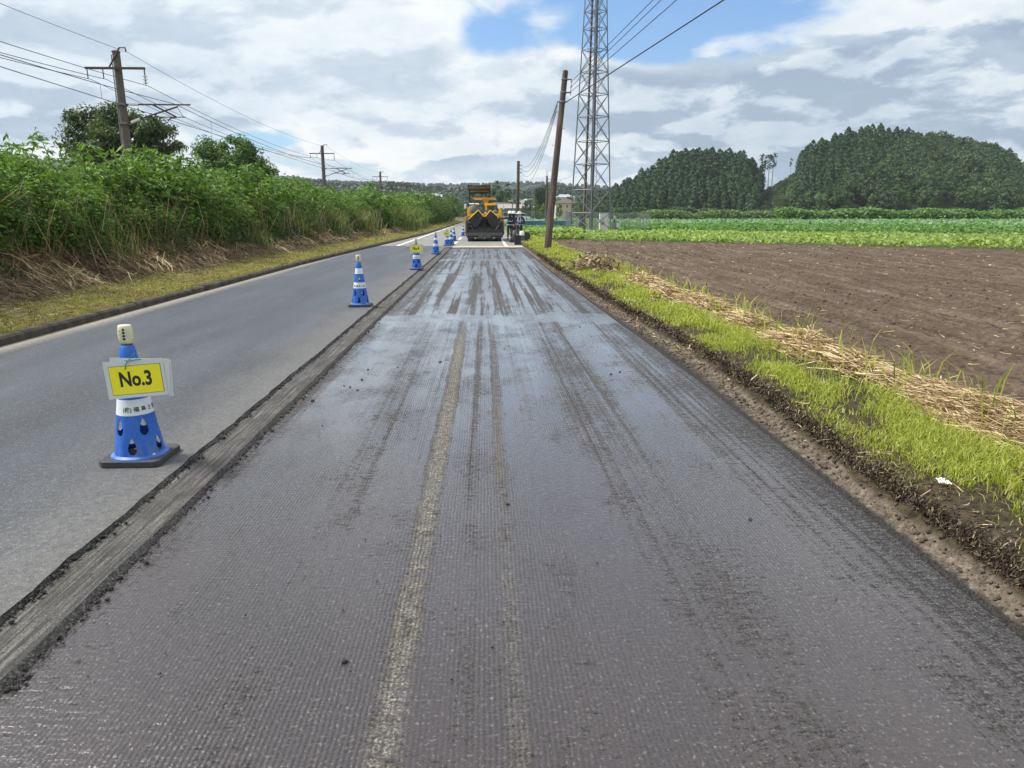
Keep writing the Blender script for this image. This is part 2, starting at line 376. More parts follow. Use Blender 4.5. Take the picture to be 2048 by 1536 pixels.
def M_milled():
    m, t = mat('milled_wet'); p = t.pos(); x, y, z = t.xyz(p)
    wob = t.m('MULTIPLY', t.m('SUBTRACT', t.noise(t.mul(p, (0., .35, 0.)), 1., 2., .5), .5), .10)
    wob2 = t.m('MULTIPLY', t.m('SUBTRACT', t.noise(t.mul(p, (3., 2.2, 0.)), 1.6, 4., .65), .5), .07)
    u = t.m('DIVIDE', t.m('ADD', t.m('ADD', t.m('ADD', x, 1.65), wob), wob2), 3.8)
    X = lambda v: (v+1.65)/3.8
    near = t.ramp(u, [(X(-1.65), .15), (X(-1.56), .35), (X(-1.45), 1.), (X(-1.02), 1.), (X(-.9), .42), (X(-.72), .42), (X(-.64), .8), (X(-.41), .78), (X(-.385), .05),
                      (X(-.27), .05), (X(-.245), .78), (X(-.13), .75), (X(-.11), .22), (X(-.05), .22), (X(-.035), .72), (X(.04), .72), (X(.055), .2), (X(.13), .2), (X(.15), .8), (X(.60), .9), (X(.72), .32), (X(1.08), .22), (X(1.2), .8),
                      (X(1.50), .78), (X(1.58), .28), (X(1.7), .30), (X(1.8), .45), (X(1.9), .3), (X(2.1), .12)][:32])
    s1 = t.noise(t.mul(p, (4.5, .09, 0.)), 1., 2., .5); s2 = t.noise(t.mul(p, (15., .30, 0.)), 1., 4., .7)
    s3 = t.noise(t.mul(p, (26., .12, 0.)), 1., 3., .7); near = t.m('ADD', near, t.m('MULTIPLY', t.m('SUBTRACT', s3, .5), 2.2)); near = t.m('ADD', near, t.m('MULTIPLY', t.mr(y, 2.5, 7., .38, 0.), t.mr(x, 1.55, 1.9, 1., 0.)))
    far = t.mr(t.m('ADD', t.m('MULTIPLY', s1, .62), t.m('MULTIPLY', s2, .38)), .42, .58, .0, 1.15)
    far = t.m('MULTIPLY', far, t.mr(t.m('ABSOLUTE', t.m('SUBTRACT', x, .2)), 1.25, 1.75, 1., .25))
    yy = t.m('ADD', y, t.m('MULTIPLY', t.m('SUBTRACT', t.noise(t.mul(p, (1.1, 1.1, 0.)), 1.2, 3., .6), .5), 1.7))
    zone = t.mr(yy, 10.9, 12.0, 0., 1.)
    w = t.m('ADD', t.m('MULTIPLY', near, t.m('SUBTRACT', 1., zone)), t.m('MULTIPLY', far, zone))
    mixz = t.mr(yy, 7.6, 10.5, 0., .35)
    w = t.m('ADD', t.m('MULTIPLY', w, t.m('SUBTRACT', 1., mixz)), t.m('MULTIPLY', far, mixz))
    band = lambda c0, hw, k: t.m('MULTIPLY', t.mr(t.m('ABSOLUTE', t.m('SUBTRACT', yy, c0)), 0., hw, 1., 0.), k)
    w = t.m('ADD', w, t.m('ADD', band(11.2, .75, .8), t.m('ADD', band(26.3, .9, .5), band(35., .8, .6))), None, True)
    patch = t.mr(t.noise(t.mul(p, (1.4, .8, 0.)), 1.6, 5., .65), .36, .62, .45, 1.08)
    w = t.m('ADD', t.m('MULTIPLY', w, patch), .06, None, True)
    drk = t.mr(t.noise(t.mul(p, (2.3, 3.2, 0.)), 1.9, 4., .7), .66, .74, 0., .8)
    w = t.m('MULTIPLY', w, t.m('SUBTRACT', 1., drk))
    fine = t.noise(p, 95., 4., .75); rip = t.noise(t.mul(p, (15., 46., 1.)), 1., 4., .7, .5)
    # tooth marks left by the milling drum: rows along the road, broken crosswise
    jit = t.m('MULTIPLY', t.noise(t.mul(p, (2., 6., 0.)), 1., 2., .5), 5.0)
    gr = t.m('SINE', t.m('ADD', t.m('MULTIPLY', x, 2*math.pi/.0185), jit))
    cr = t.m('SINE', t.m('ADD', t.m('MULTIPLY', y, 2*math.pi/.023), t.m('MULTIPLY', t.noise(t.mul(p, (30., 3., 0.)), 1., 1.), 14.)))
    gmask = t.mr(t.noise(t.mul(p, (1.3, .3, 0.)), 1.3, 2.), .38, .58, .35, 1.)
    teeth = t.m('MULTIPLY', t.m('ADD', t.m('MULTIPLY', gr, .6), t.m('MULTIPLY', cr, .15)), gmask)
    # at film level: the emulsion breaks over the rough crests
    film = t.mr(t.m('ADD', t.m('ADD', w, t.m('MULTIPLY', t.m('SUBTRACT', fine, .5), 2.4)), t.m('MULTIPLY', t.m('SUBTRACT', rip, .5), 1.9)), .22, .48, 0., 1.)
    film = t.m('MULTIPLY', film, t.mr(teeth, -.75, .0, .35, 1.))
    dry = t.ramp(fine, [(.3, (.020, .016, .014)), (.55, (.055, .045, .038)), (.75, (.16, .138, .115))])
    dark = t.mix(t.mr(x, 1.5, 1.9, 0., .75), dry, (.035, .033, .033))
    tan = t.m('MULTIPLY', t.mr(t.m('ABSOLUTE', t.m('SUBTRACT', t.m('ADD', x, t.m('MULTIPLY', wob2, .4)), -.325)), .02, .09, 1., 0.), t.mr(y, 9.5, 10.8, 1., 0.))
    tan2 = t.m('MULTIPLY', t.mr(t.m('ABSOLUTE', t.m('SUBTRACT', x, .09)), .02, .06, .55, 0.), t.mr(y, 5., 9., 1., .1))
    tn = t.m('MULTIPLY', t.m('MAXIMUM', tan, tan2), t.mr(t.noise(t.mul(p, (20., 14., 1.)), 1., 4., .75), .36, .56, .15, 1.))
    dark = t.mix(tn, dark, t.ramp(fine, [(.35, (.07, .06, .048)), (.53, (.20, .18, .145)), (.64, (.62, .57, .48))]))
    film = t.m('MULTIPLY', film, t.m('SUBTRACT', 1., t.m('MULTIPLY', tn, .9)))
    wet_sky_col = t.ramp(t.noise(t.mul(p, (1., .4, 1.)), 1.3, 4., .6), [(.35, (.034, .017, .017)), (.65, (.052, .029, .028))])
    wet_sky_col = t.mix(t.m('MULTIPLY', t.mr(y, 4., 11., 0., 1.), .65), wet_sky_col, (.20, .235, .285))  # reflected sky painted into the film colour, paler and bluer further down the lane
    c = t.mix(film, dark, wet_sky_col)
    c = t.mix(t.m('MULTIPLY', t.mr(teeth, -.15, -.75, 0., 1.), .65), c, (.020, .016, .015))
    c = t.mix(t.m('MULTIPLY', t.mr(t.noise(t.mul(p, (1., 1.7, 1.)), 40., 4., .8), .50, .38, 0., 1.), .9), c, (.018, .014, .014))
    c = t.mix(t.m('MULTIPLY', t.mr(t.noise(p, 62., 2., .7), .57, .70, 0., 1.), .6), c, (.24, .215, .20))
    c = t.mix(t.m('MULTIPLY', t.mr(rip, .46, .32, 0., 1.), .8), c, (.020, .016, .016))
    stones = t.mr(t.vor(p, 60., 'F1', 0), .0, .14, 1., 0.)
    pick = t.mr(t.noise(p, 21., 2.), .58, .66, 0., 1.)
    c = t.mix(t.m('MULTIPLY', t.m('MULTIPLY', stones, t.m('MAXIMUM', t.m('MULTIPLY', pick, .7), t.m('MULTIPLY', tn, 1.3))), .9), c, (.60, .55, .47))
    rough = .72; b2 = t.bump(t.m('ADD', t.m('MULTIPLY', rip, .9), t.m('ADD', t.m('MULTIPLY', teeth, .22), t.m('MULTIPLY', fine, .25))), t.mr(t.m('ADD', w, t.m('MULTIPLY', t.mr(y, 3., 7., 1., 0.), -.5)), .55, .95, .55, .13), .009)
    crough = t.mr(w, .55, .95, .24, .10)
    h = t.m('ADD', t.m('ADD', t.m('MULTIPLY', fine, .9), t.m('MULTIPLY', rip, .8)), t.m('MULTIPLY', teeth, .30))
    b = t.bump(h, 1., .014)
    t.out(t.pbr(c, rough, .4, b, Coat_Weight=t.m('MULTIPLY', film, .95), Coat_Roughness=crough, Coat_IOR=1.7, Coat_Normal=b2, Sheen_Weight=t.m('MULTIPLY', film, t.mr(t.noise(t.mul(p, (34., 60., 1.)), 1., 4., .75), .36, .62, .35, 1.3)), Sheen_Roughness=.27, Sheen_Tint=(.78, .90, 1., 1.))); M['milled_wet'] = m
M_milled()
def M_band():
    m, t = mat('milled_band'); p = t.pos(); x, y, z = t.xyz(p)
    fine = t.noise(p, 110., 3., .7); ln = t.noise(t.mul(p, (55., 1.5, 0.)), 1., 3., .7); blk = t.noise(t.mul(p, (6., 3., 6.)), 1.2, 3., .7)
    c = t.ramp(t.m('ADD', t.m('MULTIPLY', ln, .55), t.m('MULTIPLY', fine, .45)), [(.36, (.022, .021, .021)), (.49, (.075, .071, .066)), (.62, (.21, .197, .178))])
    c = t.mix(t.mr(blk, .42, .66, 0., .6), c, (.045, .041, .037)); c = t.mix(t.m('MULTIPLY', t.mr(t.noise(t.mul(p, (30., 14., 1.)), 1., 3., .7), .55, .68, 0., 1.), .6), c, (.03, .028, .026))
    t.out(t.pbr(c, .85, .3, t.bump(t.m('ADD', ln, fine), .8, .012))); M['milled_band'] = m
    m, t = mat('cut_face'); p = t.pos(); fine = t.noise(p, 70., 4., .75)
    c = t.ramp(fine, [(.34, (.012, .012, .013)), (.52, (.050, .048, .046)), (.66, (.17, .16, .145))])
    t.out(t.pbr(c, .8, .3, t.bump(fine, 1., .02))); M['cut_face'] = m
M_band()
def M_soil(name, a, b, c, scale=1., bumpd=.03, rows=0.):
    m, t = mat(name); p = t.pos(); lo = t.noise(p, 1.1*scale, 4., .6); mid = t.noise(p, 12.*scale, 5., .7); fine = t.noise(p, 60.*scale, 3., .7)
    f = t.m('ADD', t.m('ADD', t.m('MULTIPLY', lo, .35), t.m('MULTIPLY', mid, .4)), t.m('MULTIPLY', fine, .25))
    if rows: f = t.m('ADD', t.m('MULTIPLY', f, .55), t.m('MULTIPLY', t.noise(t.mul(p, (3.6, .14, 0.)), 1.5, 4., .65), .45))
    col = t.ramp(f, [(.38, a), (.5, b), (.62, c)])
    if rows:
        col = t.mix(t.m('MULTIPLY', t.mr(t.noise(t.mul(p, (1.6, 1., 1.)), 9., 4., .75), .50, .36, 0., 1.), .65), col, (.030, .021, .015)); col = t.mix(t.m('MULTIPLY', t.mr(t.noise(t.mul(p, (1., .8, 1.)), 17., 3., .75), .56, .70, 0., 1.), .6), col, (.26, .205, .16))
    h = t.m('ADD', mid, t.m('MULTIPLY', fine, .35))
    t.out(t.pbr(col, .95, .15, t.bump(h, .9, bumpd))); M[name] = m
M_soil('field_soil', (.048, .032, .022), (.102, .072, .050), (.185, .14, .102), 1., .05, 1.)
M_soil('bank_soil', (.045, .034, .026), (.10, .078, .060), (.19, .155, .12), 1.8, .02)
M_soil('verge_soil', (.06, .045, .028), (.13, .105, .055), (.20, .17, .08), 1.5, .02)
M_soil('crop_soil', (.05, .07, .025), (.09, .10, .04), (.13, .12, .06), 1., .03)
M_soil('plain_ground', (.06, .12, .025), (.10, .17, .035), (.17, .22, .06), .06, .03)
M_soil('forest_floor', (.02, .035, .015), (.03, .05, .018), (.05, .075, .025), .1, .05)
plain('concrete', (.36, .35, .32), .85, .25, 3., bump=.3)
plain('kerb_concrete', (.030, .024, .016), .9, .5, 5., bump=.8, c2=(.065, .052, .036))
plain('road_paint', (.72, .72, .70), .6, .12, 14.)

# ------------------------------------------------------------------ ground and road
KX = lambda y: np.interp(y, [0, 23, 35, 45, 60, 90, 260], [-5.88, -5.86, -5.58, -5.25, -4.88, -4.78, -4.7])
XM = lambda y: np.interp(y, [-5, 3, 7, 12, 20, 36, 60, 200], [2.05, 2.08, 2.11, 2.0, 1.9, 1.85, 1.9, 2.2])
def st(o, label): return tag(o, label, None, None, 'structure')
g = MB().add([(-6000, -60, -.14), (6000, -60, -.14), (6000, 8000, -.14), (-6000, 8000, -.14)], [(0, 1, 2, 3)]).build('ground', 'plain_ground'); st(g, 'flat green farmland reaching to the hills')
def strip(name, cols, ys, m, label, smooth=True):
    """cols: list of (xfunc, zfunc) sampled along ys"""
    xs = np.stack([c[0](ys) for c in cols], 1); zs = np.stack([c[1](ys) for c in cols], 1); Y = np.repeat(ys[:, None], len(cols), 1)
    return st(grid(name, xs, Y, lambda a, b: zs, m, None, smooth), label)
K = lambda v: (lambda y: np.full_like(y, v, dtype=float))
ysr = np.concatenate([np.arange(-3, 37.6, .5), [37.5]]); 
ys_far = np.concatenate([np.arange(37.5, 90, 1.5), np.arange(90, 261, 6.)])
rag = lambda y: -1.94+(vn(y, y*0, 3.1, 3)-.5)*.04+(vn(y, y*0+4, 22., 2)-.5)*.022
yfine = np.arange(-3, 35.52, .04)
strip('asphalt_lane', [(lambda y: KX(y), K(.05)), (K(-4.), K(.05)), (K(-2.3), K(.05)), (lambda y: rag(y), K(.05))], np.arange(-3, 35.52, .1), 'new_asphalt', 'smooth grey asphalt lane still open beside the milled lane', False)
strip('asphalt_lane', [(lambda y: KX(y), K(.05)), (K(-1.6), K(.05))], np.array([35.5, 37.5]), 'new_asphalt', 'short end of the smooth grey asphalt lane by the joint', False)
strip('road', [(lambda y: KX(y), K(.05)), (K(-1.6), K(.05))], ys_far, 'old_asphalt', 'older pale asphalt of the left lane beyond the joint', False)
strip('road', [(K(-1.6), K(.05)), (lambda y: XM(y)+.25, K(.05))], np.concatenate([[35.55, 37.5], ys_far[1:]]), 'old_asphalt', 'older pale asphalt under the paver beyond the milled lane', False)
MB().add([(-1.6, 35.5, -.01), (2.1, 35.5, -.01), (2.1, 35.56, .05), (-1.6, 35.56, .05)], [(0, 1, 2, 3)]).build('road_cut', 'cut_face'); st(bpy.data.objects['road_cut'], 'dark cut face across the end of the milled lane')
strip('cut_edge', [(lambda y: rag(y), K(.05)), (lambda y: rag(y)+.020+(vn(y, y*0+9, 14., 2)-.5)*.03, lambda y: .027+(vn(y, y*0+3, 9., 2)-.5)*.012)], yfine, 'cut_face', 'ragged dark broken edge of the smooth lane', False)
strip('milled_ledge', [(lambda y: rag(y)+.018, K(.026)), (K(-1.84), K(.026)), (K(-1.74), K(.026)), (lambda y: -1.695+(vn(y, y*0+5, 4., 2)-.5)*.02, K(.026))], yfine, 'milled_band', 'pale ribbed milled ledge along the lane edge', False)
strip('cut_edge', [(lambda y: -1.695+(vn(y, y*0+5, 4., 2)-.5)*.02, K(.026)), (lambda y: -1.655+(vn(y, y*0+7, 16., 3)-.5)*.04, K(-.003))], yfine, 'cut_face', 'dark tarry step down into the milled lane', False)
xs = np.linspace(0, 1, 60)[None, :]; Ym = np.repeat(np.concatenate([np.arange(-2, 8, .08), np.arange(8, 35.6, .3)])[:, None], 60, 1)
Xm = -1.67+(XM(Ym)+.03+1.67)*xs
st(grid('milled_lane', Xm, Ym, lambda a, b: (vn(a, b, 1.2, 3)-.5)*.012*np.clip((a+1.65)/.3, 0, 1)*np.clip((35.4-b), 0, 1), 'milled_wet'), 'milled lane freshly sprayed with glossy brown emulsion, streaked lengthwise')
# painted markings
def line(x0, x1, y0, y1, label):
    o = MB().add([(x0, y0, .054), (x1, y0, .054), (x1+(y1-y0)*0, y1, .054), (x0, y1, .054)], [(0, 1, 2, 3)]).build('road_marking', 'road_paint'); st(o, label)
line(-4.58, -4.43, 37.5, 160, 'solid white edge line left of the open lane')
line(-1.73, -1.58, 40.4, 43.4, 'white centre dash nearest the joint'); line(-1.73, -1.58, 46.9, 51.2, 'second white centre dash beside the paver'); line(-1.73, -1.58, 58, 62, 'third white centre dash behind the paver')
line(1.03, 1.18, 36.6, 120, 'solid white edge line right of the paver')
# kerb
kys = np.arange(-1, 240, .6)
kerb_items = []
def kerb():
    b = MB()
    y = -1.
    while y < 150:
        L = .6 if y < 60 else 6.
        g_ = .012; x0 = float(KX(y)); x1 = float(KX(y+L)); dz_ = random.uniform(-.008, .008)
        for_ = [(x0-.15, y, .0), (x0, y, .0), (x0, y, .13+dz_), (x0-.03, y, .16+dz_), (x0-.15, y, .16+dz_)]
        bk = [(x1-.15, y+L-g_, .0), (x1, y+L-g_, .0), (x1, y+L-g_, .13+dz_), (x1-.03, y+L-g_, .16+dz_), (x1-.15, y+L-g_, .16+dz_)]
        b.add(for_+bk, [(0, 1, 2, 3, 4), (9, 8, 7, 6, 5)]+[(i, i+5, (i+1) % 5+5, (i+1) % 5) for i in range(5)])
        y += L
    return st(b.build('kerb', 'kerb_concrete'), 'mossy dark concrete kerb between the left lane and the verge')
kerb()
# left verge and bank
Lz = lambda s: np.interp(s, [0, .15, .3, 1.4, 2.5, 4.5, 8., 18., 24., 30.], [.12, .14, .17, .30, .66, .85, .9, .9, .2, -.2])
sv = np.concatenate([np.linspace(.14, 3, 40), np.linspace(3.2, 8, 20), [12, 18, 24, 30]])[None, :]
Yv = np.repeat(np.concatenate([np.arange(-2, 40, .3), np.arange(40, 280, 3.)])[:, None], sv.shape[1], 1)
Xv = KX(Yv)-sv
LZ = lambda x, y: Lz(KX(y)-x)+(vn(x, y, 2.5, 3)-.5)*.07*np.clip((KX(y)-x-.2)*2, 0, 1)
st(grid('verge', Xv, Yv, LZ, 'verge_soil'), 'left grass verge rising into a railway bank')
# right bank
Rz = lambda s: np.interp(s, [0, .02, .06, .16, .22, .30, .6, 1.1, 1.7, 2.1, 2.4], [.0, .024, .03, .045, .09, .135, .16, .16, .13, .05, .0])
sr = np.concatenate([np.linspace(0, .6, 40), np.linspace(.63, 2.4, 40)])[None, :]
Yr = np.repeat(np.concatenate([np.arange(-1, 12, .06), np.arange(12, 62, .3)])[:, None], sr.shape[1], 1)
S0 = lambda y: np.interp(y, [2, 4, 5.5, 8, 14, 22], [.13, .15, .22, .30, .20, .14])
def SW(s, y): return s+(.24-S0(y))*np.exp(-(s/.5)**2)*np.clip(s/.08, 0, 1)
def RZ(x, y):
    s = SW(x-XM(y), y); sw = s+(vn(x, y, 3.2, 3)-.5)*.15*np.clip((s-.05)*6, 0, 1)
    return Rz(sw)+(vn(x, y, 14., 3)-.5)*.045*np.clip((s-.05)*6, 0, 1)*np.clip((1.2-s), .35, 1)
def bankmat():
    m, t = mat('bank_mix'); p = t.pos(); x, y, z = t.xyz(p)
    mid = t.noise(p, 18., 5., .7); fine = t.noise(p, 80., 3., .7)
    c = t.ramp(t.m('ADD', t.m('MULTIPLY', mid, .6), t.m('MULTIPLY', fine, .4)), [(.38, (.050, .038, .028)), (.5, (.115, .092, .070)), (.64, (.22, .185, .14))])
    tar = t.mr(t.m('ADD', z, t.m('MULTIPLY', mid, .03)), .036, .052, 1., 0.)
    c = t.mix(tar, c, t.ramp(fine, [(.35, (.014, .013, .013)), (.7, (.06, .055, .05))]))
    hum = t.mr(t.m('ADD', z, t.m('MULTIPLY', mid, .05)), .085, .115, 0., 1.)
    c = t.mix(t.m('MULTIPLY', hum, .92), c, t.ramp(mid, [(.38, (.014, .011, .007)), (.62, (.065, .050, .027))]))
    t.out(t.pbr(c, .95, .15, t.bump(t.m('ADD', mid, t.m('MULTIPLY', fine, .4)), .9, .02))); M['bank_mix'] = m
bankmat()
st(grid('soil_bank', XM(Yr)+sr, Yr, RZ, 'bank_mix'), 'low brown soil bank between the milled lane and the field')
# brown field
fy = np.concatenate([np.arange(-2, 14, .07), np.arange(14, 26, .16), np.arange(26, 52, .4)])
fs = np.concatenate([np.arange(0, 8, .07), np.arange(8, 18, .2), np.arange(18, 75, 1.)])
Yf = np.repeat(fy[:, None], len(fs), 1); Xf = XM(Yf)+2.0+fs[None, :]
FL = lambda x: 50.0-.76*x
def FZ(x, y):
    r = np.sin((x*.995+y*.04)*2*np.pi/.75+vn(x, y, .4)*3)*.026
    return .035+(vn(x, y, 6., 4)-.5)*.085+(vn(x*1.6+y*.4, y*.35, .9, 2)-.5)*.09+r*1.6
fld = grid('field', Xf, Yf, FZ, 'field_soil', keep=lambda x, y: y < FL(x)+.5); st(fld, 'bare brown ploughed field right of the road')
st(MB().add([(3.4, 46, .0), (75, -5, .0), (150, -5, .0), (150, 140, .0), (3.4, 140, .0)], [(0, 1, 2, 3, 4)]).build('crop_ground', 'crop_soil'), 'soil under the green crop rows')

# ------------------------------------------------------------------ stuff: grass, straw, weeds
def stuff(o, label, cat): return tag(o, label, cat, None, 'stuff')
rn = RNG.random
# right bank green grass
def right_grass():
    Q = []
    for (y0, y1, n, w, h0) in ((1.5, 5, 60000, .005, .11), (5, 9, 46000, .007, .12), (9, 18, 30000, .014, .13), (18, 36, 24000, .028, .14), (36, 62, 18000, .06, .2)):
        y = y0+(y1-y0)*rn(n); s = .12+rn(n)**1.0*1.95
        m = vn(s*2., y*1.0, 1.3, 3)
        sw = SW(s, y); dens_ = np.clip((sw-.22)/.3, 0.06, 1)*np.interp(s, [.2, .8, 1.05, 1.3, 2.1], [.55, 1, .8, .30, .30])
        k = rn(n) < dens_*np.clip((m-.36)*4.4, .08, 1)
        y = y[k]; s = s[k]; x = XM(y)+s; z = RZ(x, y)-.01
        h = h0*(.45+rn(len(x))*.9)*np.interp(s, [.2, .5, .95, 1.3, 2.1], [.40, .65, 1.25, 1.0, .9])
        Q.append(blades(x, y, z, h*.8, w*(.7+rn(len(x))*.6), .75))
    # a few long blades
    n = 500; y = 2+rn(n)*22; x = XM(y)+1.2+rn(n)*.9; Q.append(blades(x, y, RZ(x, y), .22+rn(n)*.25, .010+y*.0004, .45))
    stuff(quads('grass', np.concatenate(Q), 'grass_green'), 'bright green grass growing on the soil bank right of the milled lane', 'grass')
right_grass()
def straw_right():
    Q = []
    for (y0, y1, n, w) in ((2., 6., 19000, .0065), (6, 12, 17000, .010), (12, 24, 9000, .018)):
        y = y0+(y1-y0)*rn(n); s = 1.46+RNG.normal(size=n)*.16+.10*np.sin(y*1.3)
        heap = vn(y*0+s*1.2, y, 1.1, 3); k = rn(n) < np.clip((heap-.36)*4.2, .06, 1); y = y[k]; s = s[k]; n2 = len(y)
        x = XM(y)+s; pile = .21*np.exp(-((s-1.5)/.28)**2)*np.clip(heap[k]*1.6-.2, .1, 1)
        z = RZ(x, y)+pile*rn(n2)**.6+.012
        a = RNG.normal(size=n2)*.45+.35; d_ = np.stack([np.sin(a), -np.cos(a), RNG.normal(size=n2)*.16], -1)
        Q.append(straws(np.stack([x, y, z], -1), d_, (.10+rn(n2)**1.5*.42)*np.clip(y/6,.6,1), w*(.6+.7*rn(n2))))
    # loose bits fallen down the bank and roots sticking out of the cut
    n = 420; y = 1.8+rn(n)**1.3*20; s = .10+rn(n)*.4; x = XM(y)+s; z = RZ(x, y)+.02
    d_ = np.stack([RNG.normal(size=n), RNG.normal(size=n)*.8, -np.abs(RNG.normal(size=n))*.25], -1)
    Q.append(straws(np.stack([x, y, z], -1), d_, .03+rn(n)*.09, .0028+y*.0006))
    stuff(quads('straw_heap', np.concatenate(Q), 'straw'), 'pale dry straw heaped along the top of the right bank', 'straw')
straw_right()
def root_edge():
    n = 26000; y = 1.8+rn(n)**1.3*26; sw = .235+np.abs(RNG.normal(size=n))*.05; x = XM(y)+sw-(.24-S0(y)); z = RZ(x, y)+.004+rn(n)*.012
    c = np.stack([x, y, z], -1); d_ = np.stack([-.6+RNG.normal(size=n)*.6, RNG.normal(size=n)*.9, -.9+RNG.normal(size=n)*.5], -1)
    stuff(quads('roots', straws(c, d_, .02+rn(n)*.05, .003+y*.0007), 'root_brown'), 'dark roots and torn turf along the crumbling edge of the right bank', 'roots')
    n = 9000; y = 1.8+rn(n)**1.4*24; s_ = .03+rn(n)**.8*.34; x = XM(y)+s_; r = .004+rn(n)**4*.022+y*.0004; c = np.stack([x, y, RZ(x, y)+r*.3], -1)
    stuff(quads('soil_crumbs', clod_quads(c, r*.5), 'bank_soil'), 'loose crumbs of soil lying on the right shoulder', 'soil crumbs')
root_edge()
def edge_crumbs():
    n = 5500; y = 2.2+rn(n)**1.5*30; k = rn(n) < .5; x = np.where(k, -1.665+RNG.normal(size=n)*.022, -1.925+RNG.normal(size=n)*.020); z = np.where(k, .008, .036); r = (.002+rn(n)**4*.009)+y*.0002
    stuff(quads('broken_asphalt', clod_quads(np.stack([x, y, z], -1), r), 'cut_face'), 'broken crumbs of asphalt along both edges of the milled ledge', 'crumbs')
edge_crumbs()
def brown_clump():
    n = 1500; c = np.array([3.05, 19.5, .28]); p_ = RNG.normal(size=(n, 3))*np.array([.28, .75, .09])+c
    stuff(quads('dead_leaves', leaves(p_, .13, .07, .3), 'dead_grass'), 'clump of dead brown leaves on the bank nearer than the leaning pole', 'dead leaves')
brown_clump()
def field_bits():
    n = 11000; y = 3+45*rn(n)**1.5; x = XM(y)+2.05+rn(n)**1.2*30; k = (y < FL(x)) & (rn(n) < np.clip(vn(x, y, .5, 2)*1.8-.3, .1, 1)); x = x[k]; y = y[k]; n = len(x)
    z = FZ(x, y)+.012; d_ = np.stack([RNG.normal(size=n), RNG.normal(size=n), RNG.normal(size=n)*.12], -1)
    stuff(quads('straw', straws(np.stack([x, y, z], -1), d_, .04+rn(n)*.12, .004+y*.0006), 'straw'), 'short straw bits scattered over the bare field', 'straw')
    n = 9000; y = 3+42*rn(n)**1.5; x = XM(y)+2.05+rn(n)**1.3*20; k = y < FL(x); x = x[k]; y = y[k]; n = len(x); r = .004+rn(n)**7*.028+y*.0002
    c = np.stack([x, y, FZ(x, y)+r*.2], -1)
    stuff(quads('soil_clods', clod_quads(c, r), 'field_soil'), 'small crumbled clods lying on the bare field', 'soil clods')
field_bits()
# left verge
def left_verge():
    Q = []
    for (y0, y1, n, w, h) in ((7, 12, 36000, .008, .06), (12, 20, 36000, .013, .065), (20, 38, 30000, .026, .08), (38, 80, 22000, .06, .12), (80, 170, 10000, .14, .2)):
        y = y0+(y1-y0)*rn(n); s = .10+rn(n)*1.95; m = vn(s*1.5, y, 1.1, 3)
        k = rn(n) < np.interp(s, [.1, .2, 1.1, 1.9], [.4, 1, .85, .15])*np.clip((m-.2)*2.8, .2, 1); y = y[k]; s = s[k]; x = KX(y)-s
        Q.append(blades(x, y, np.maximum(LZ(x, y)-.005, np.where(s < .16, .155, 0)), h*(.4+rn(len(x))), w*(.6+rn(len(x))*.8), .9))
    stuff(quads('grass', np.concatenate(Q), 'grass_dry'), 'short yellowing mown grass on the left verge behind the kerb', 'grass')
    Q = []
    for (y0, y1, n, w) in ((6, 14, 34000, .009), (14, 26, 28000, .015), (26, 50, 20000, .03), (50, 110, 9000, .06)):
        y = y0+(y1-y0)*rn(n); s = 1.30+rn(n)**1.0*1.9; m = vn(s*1.1, y, .55, 3); k = rn(n) < np.clip((m-.22)*3.2, .1, 1)*np.interp(s, [1.2, 1.6, 3.], [.3, 1, .8]); y = y[k]; s = s[k]; n2 = len(y)
        x = KX(y)-s; lift = np.interp(s, [1.05, 1.7, 2.5, 3.1], [.03, .20, .50, .7])*np.clip(m[k]*1.9-.25, .12, 1)
        z = LZ(x, y)+lift*rn(n2)+.01
        a = RNG.normal(size=n2)*.6; d_ = np.stack([np.cos(a)*1., np.sin(a)*1.0-.35, -.32+RNG.normal(size=n2)*.18], -1)
        Q.append(straws(np.stack([x, y, z], -1), d_, .18+rn(n2)*.55, w*(.5+.8*rn(n2))))
    n = 7000; y = 6.5+rn(n)**1.6*55; s = 1.35+rn(n)*1.7; k = vn(s, y, .8, 2) > .42; y = y[k]; s = s[k]; n2 = len(y); x = KX(y)-s
    a = RNG.normal(size=n2)*.8; d_ = np.stack([np.cos(a), np.sin(a)-.5, -.42+RNG.normal(size=n2)*.15], -1); z = LZ(x, y)+np.interp(s, [1.3, 3.], [.06, .55])*rn(n2)**.5+.03
    stuff(quads('straw', straws(np.stack([x, y, z], -1), d_, .35+rn(n2)*.6, .006+y*.0006), 'straw'), 'pale drooping straw strands hanging over the bank below the weeds', 'straw')
    # loose dry bits over the mown strip
    n = 9000; y = 7+rn(n)**1.5*60; s = .2+rn(n)*1.5; x = KX(y)-s; d_ = np.stack([RNG.normal(size=n), RNG.normal(size=n), RNG.normal(size=n)*.1], -1)
    Q.append(straws(np.stack([x, y, LZ(x, y)+.03], -1), d_, .05+rn(n)*.15, .006+y*.0006))
    stuff(quads('dead_grass', np.concatenate(Q), 'dead_grass'), 'flattened brown dead grass along the foot of the weeds', 'dead grass')
left_verge()

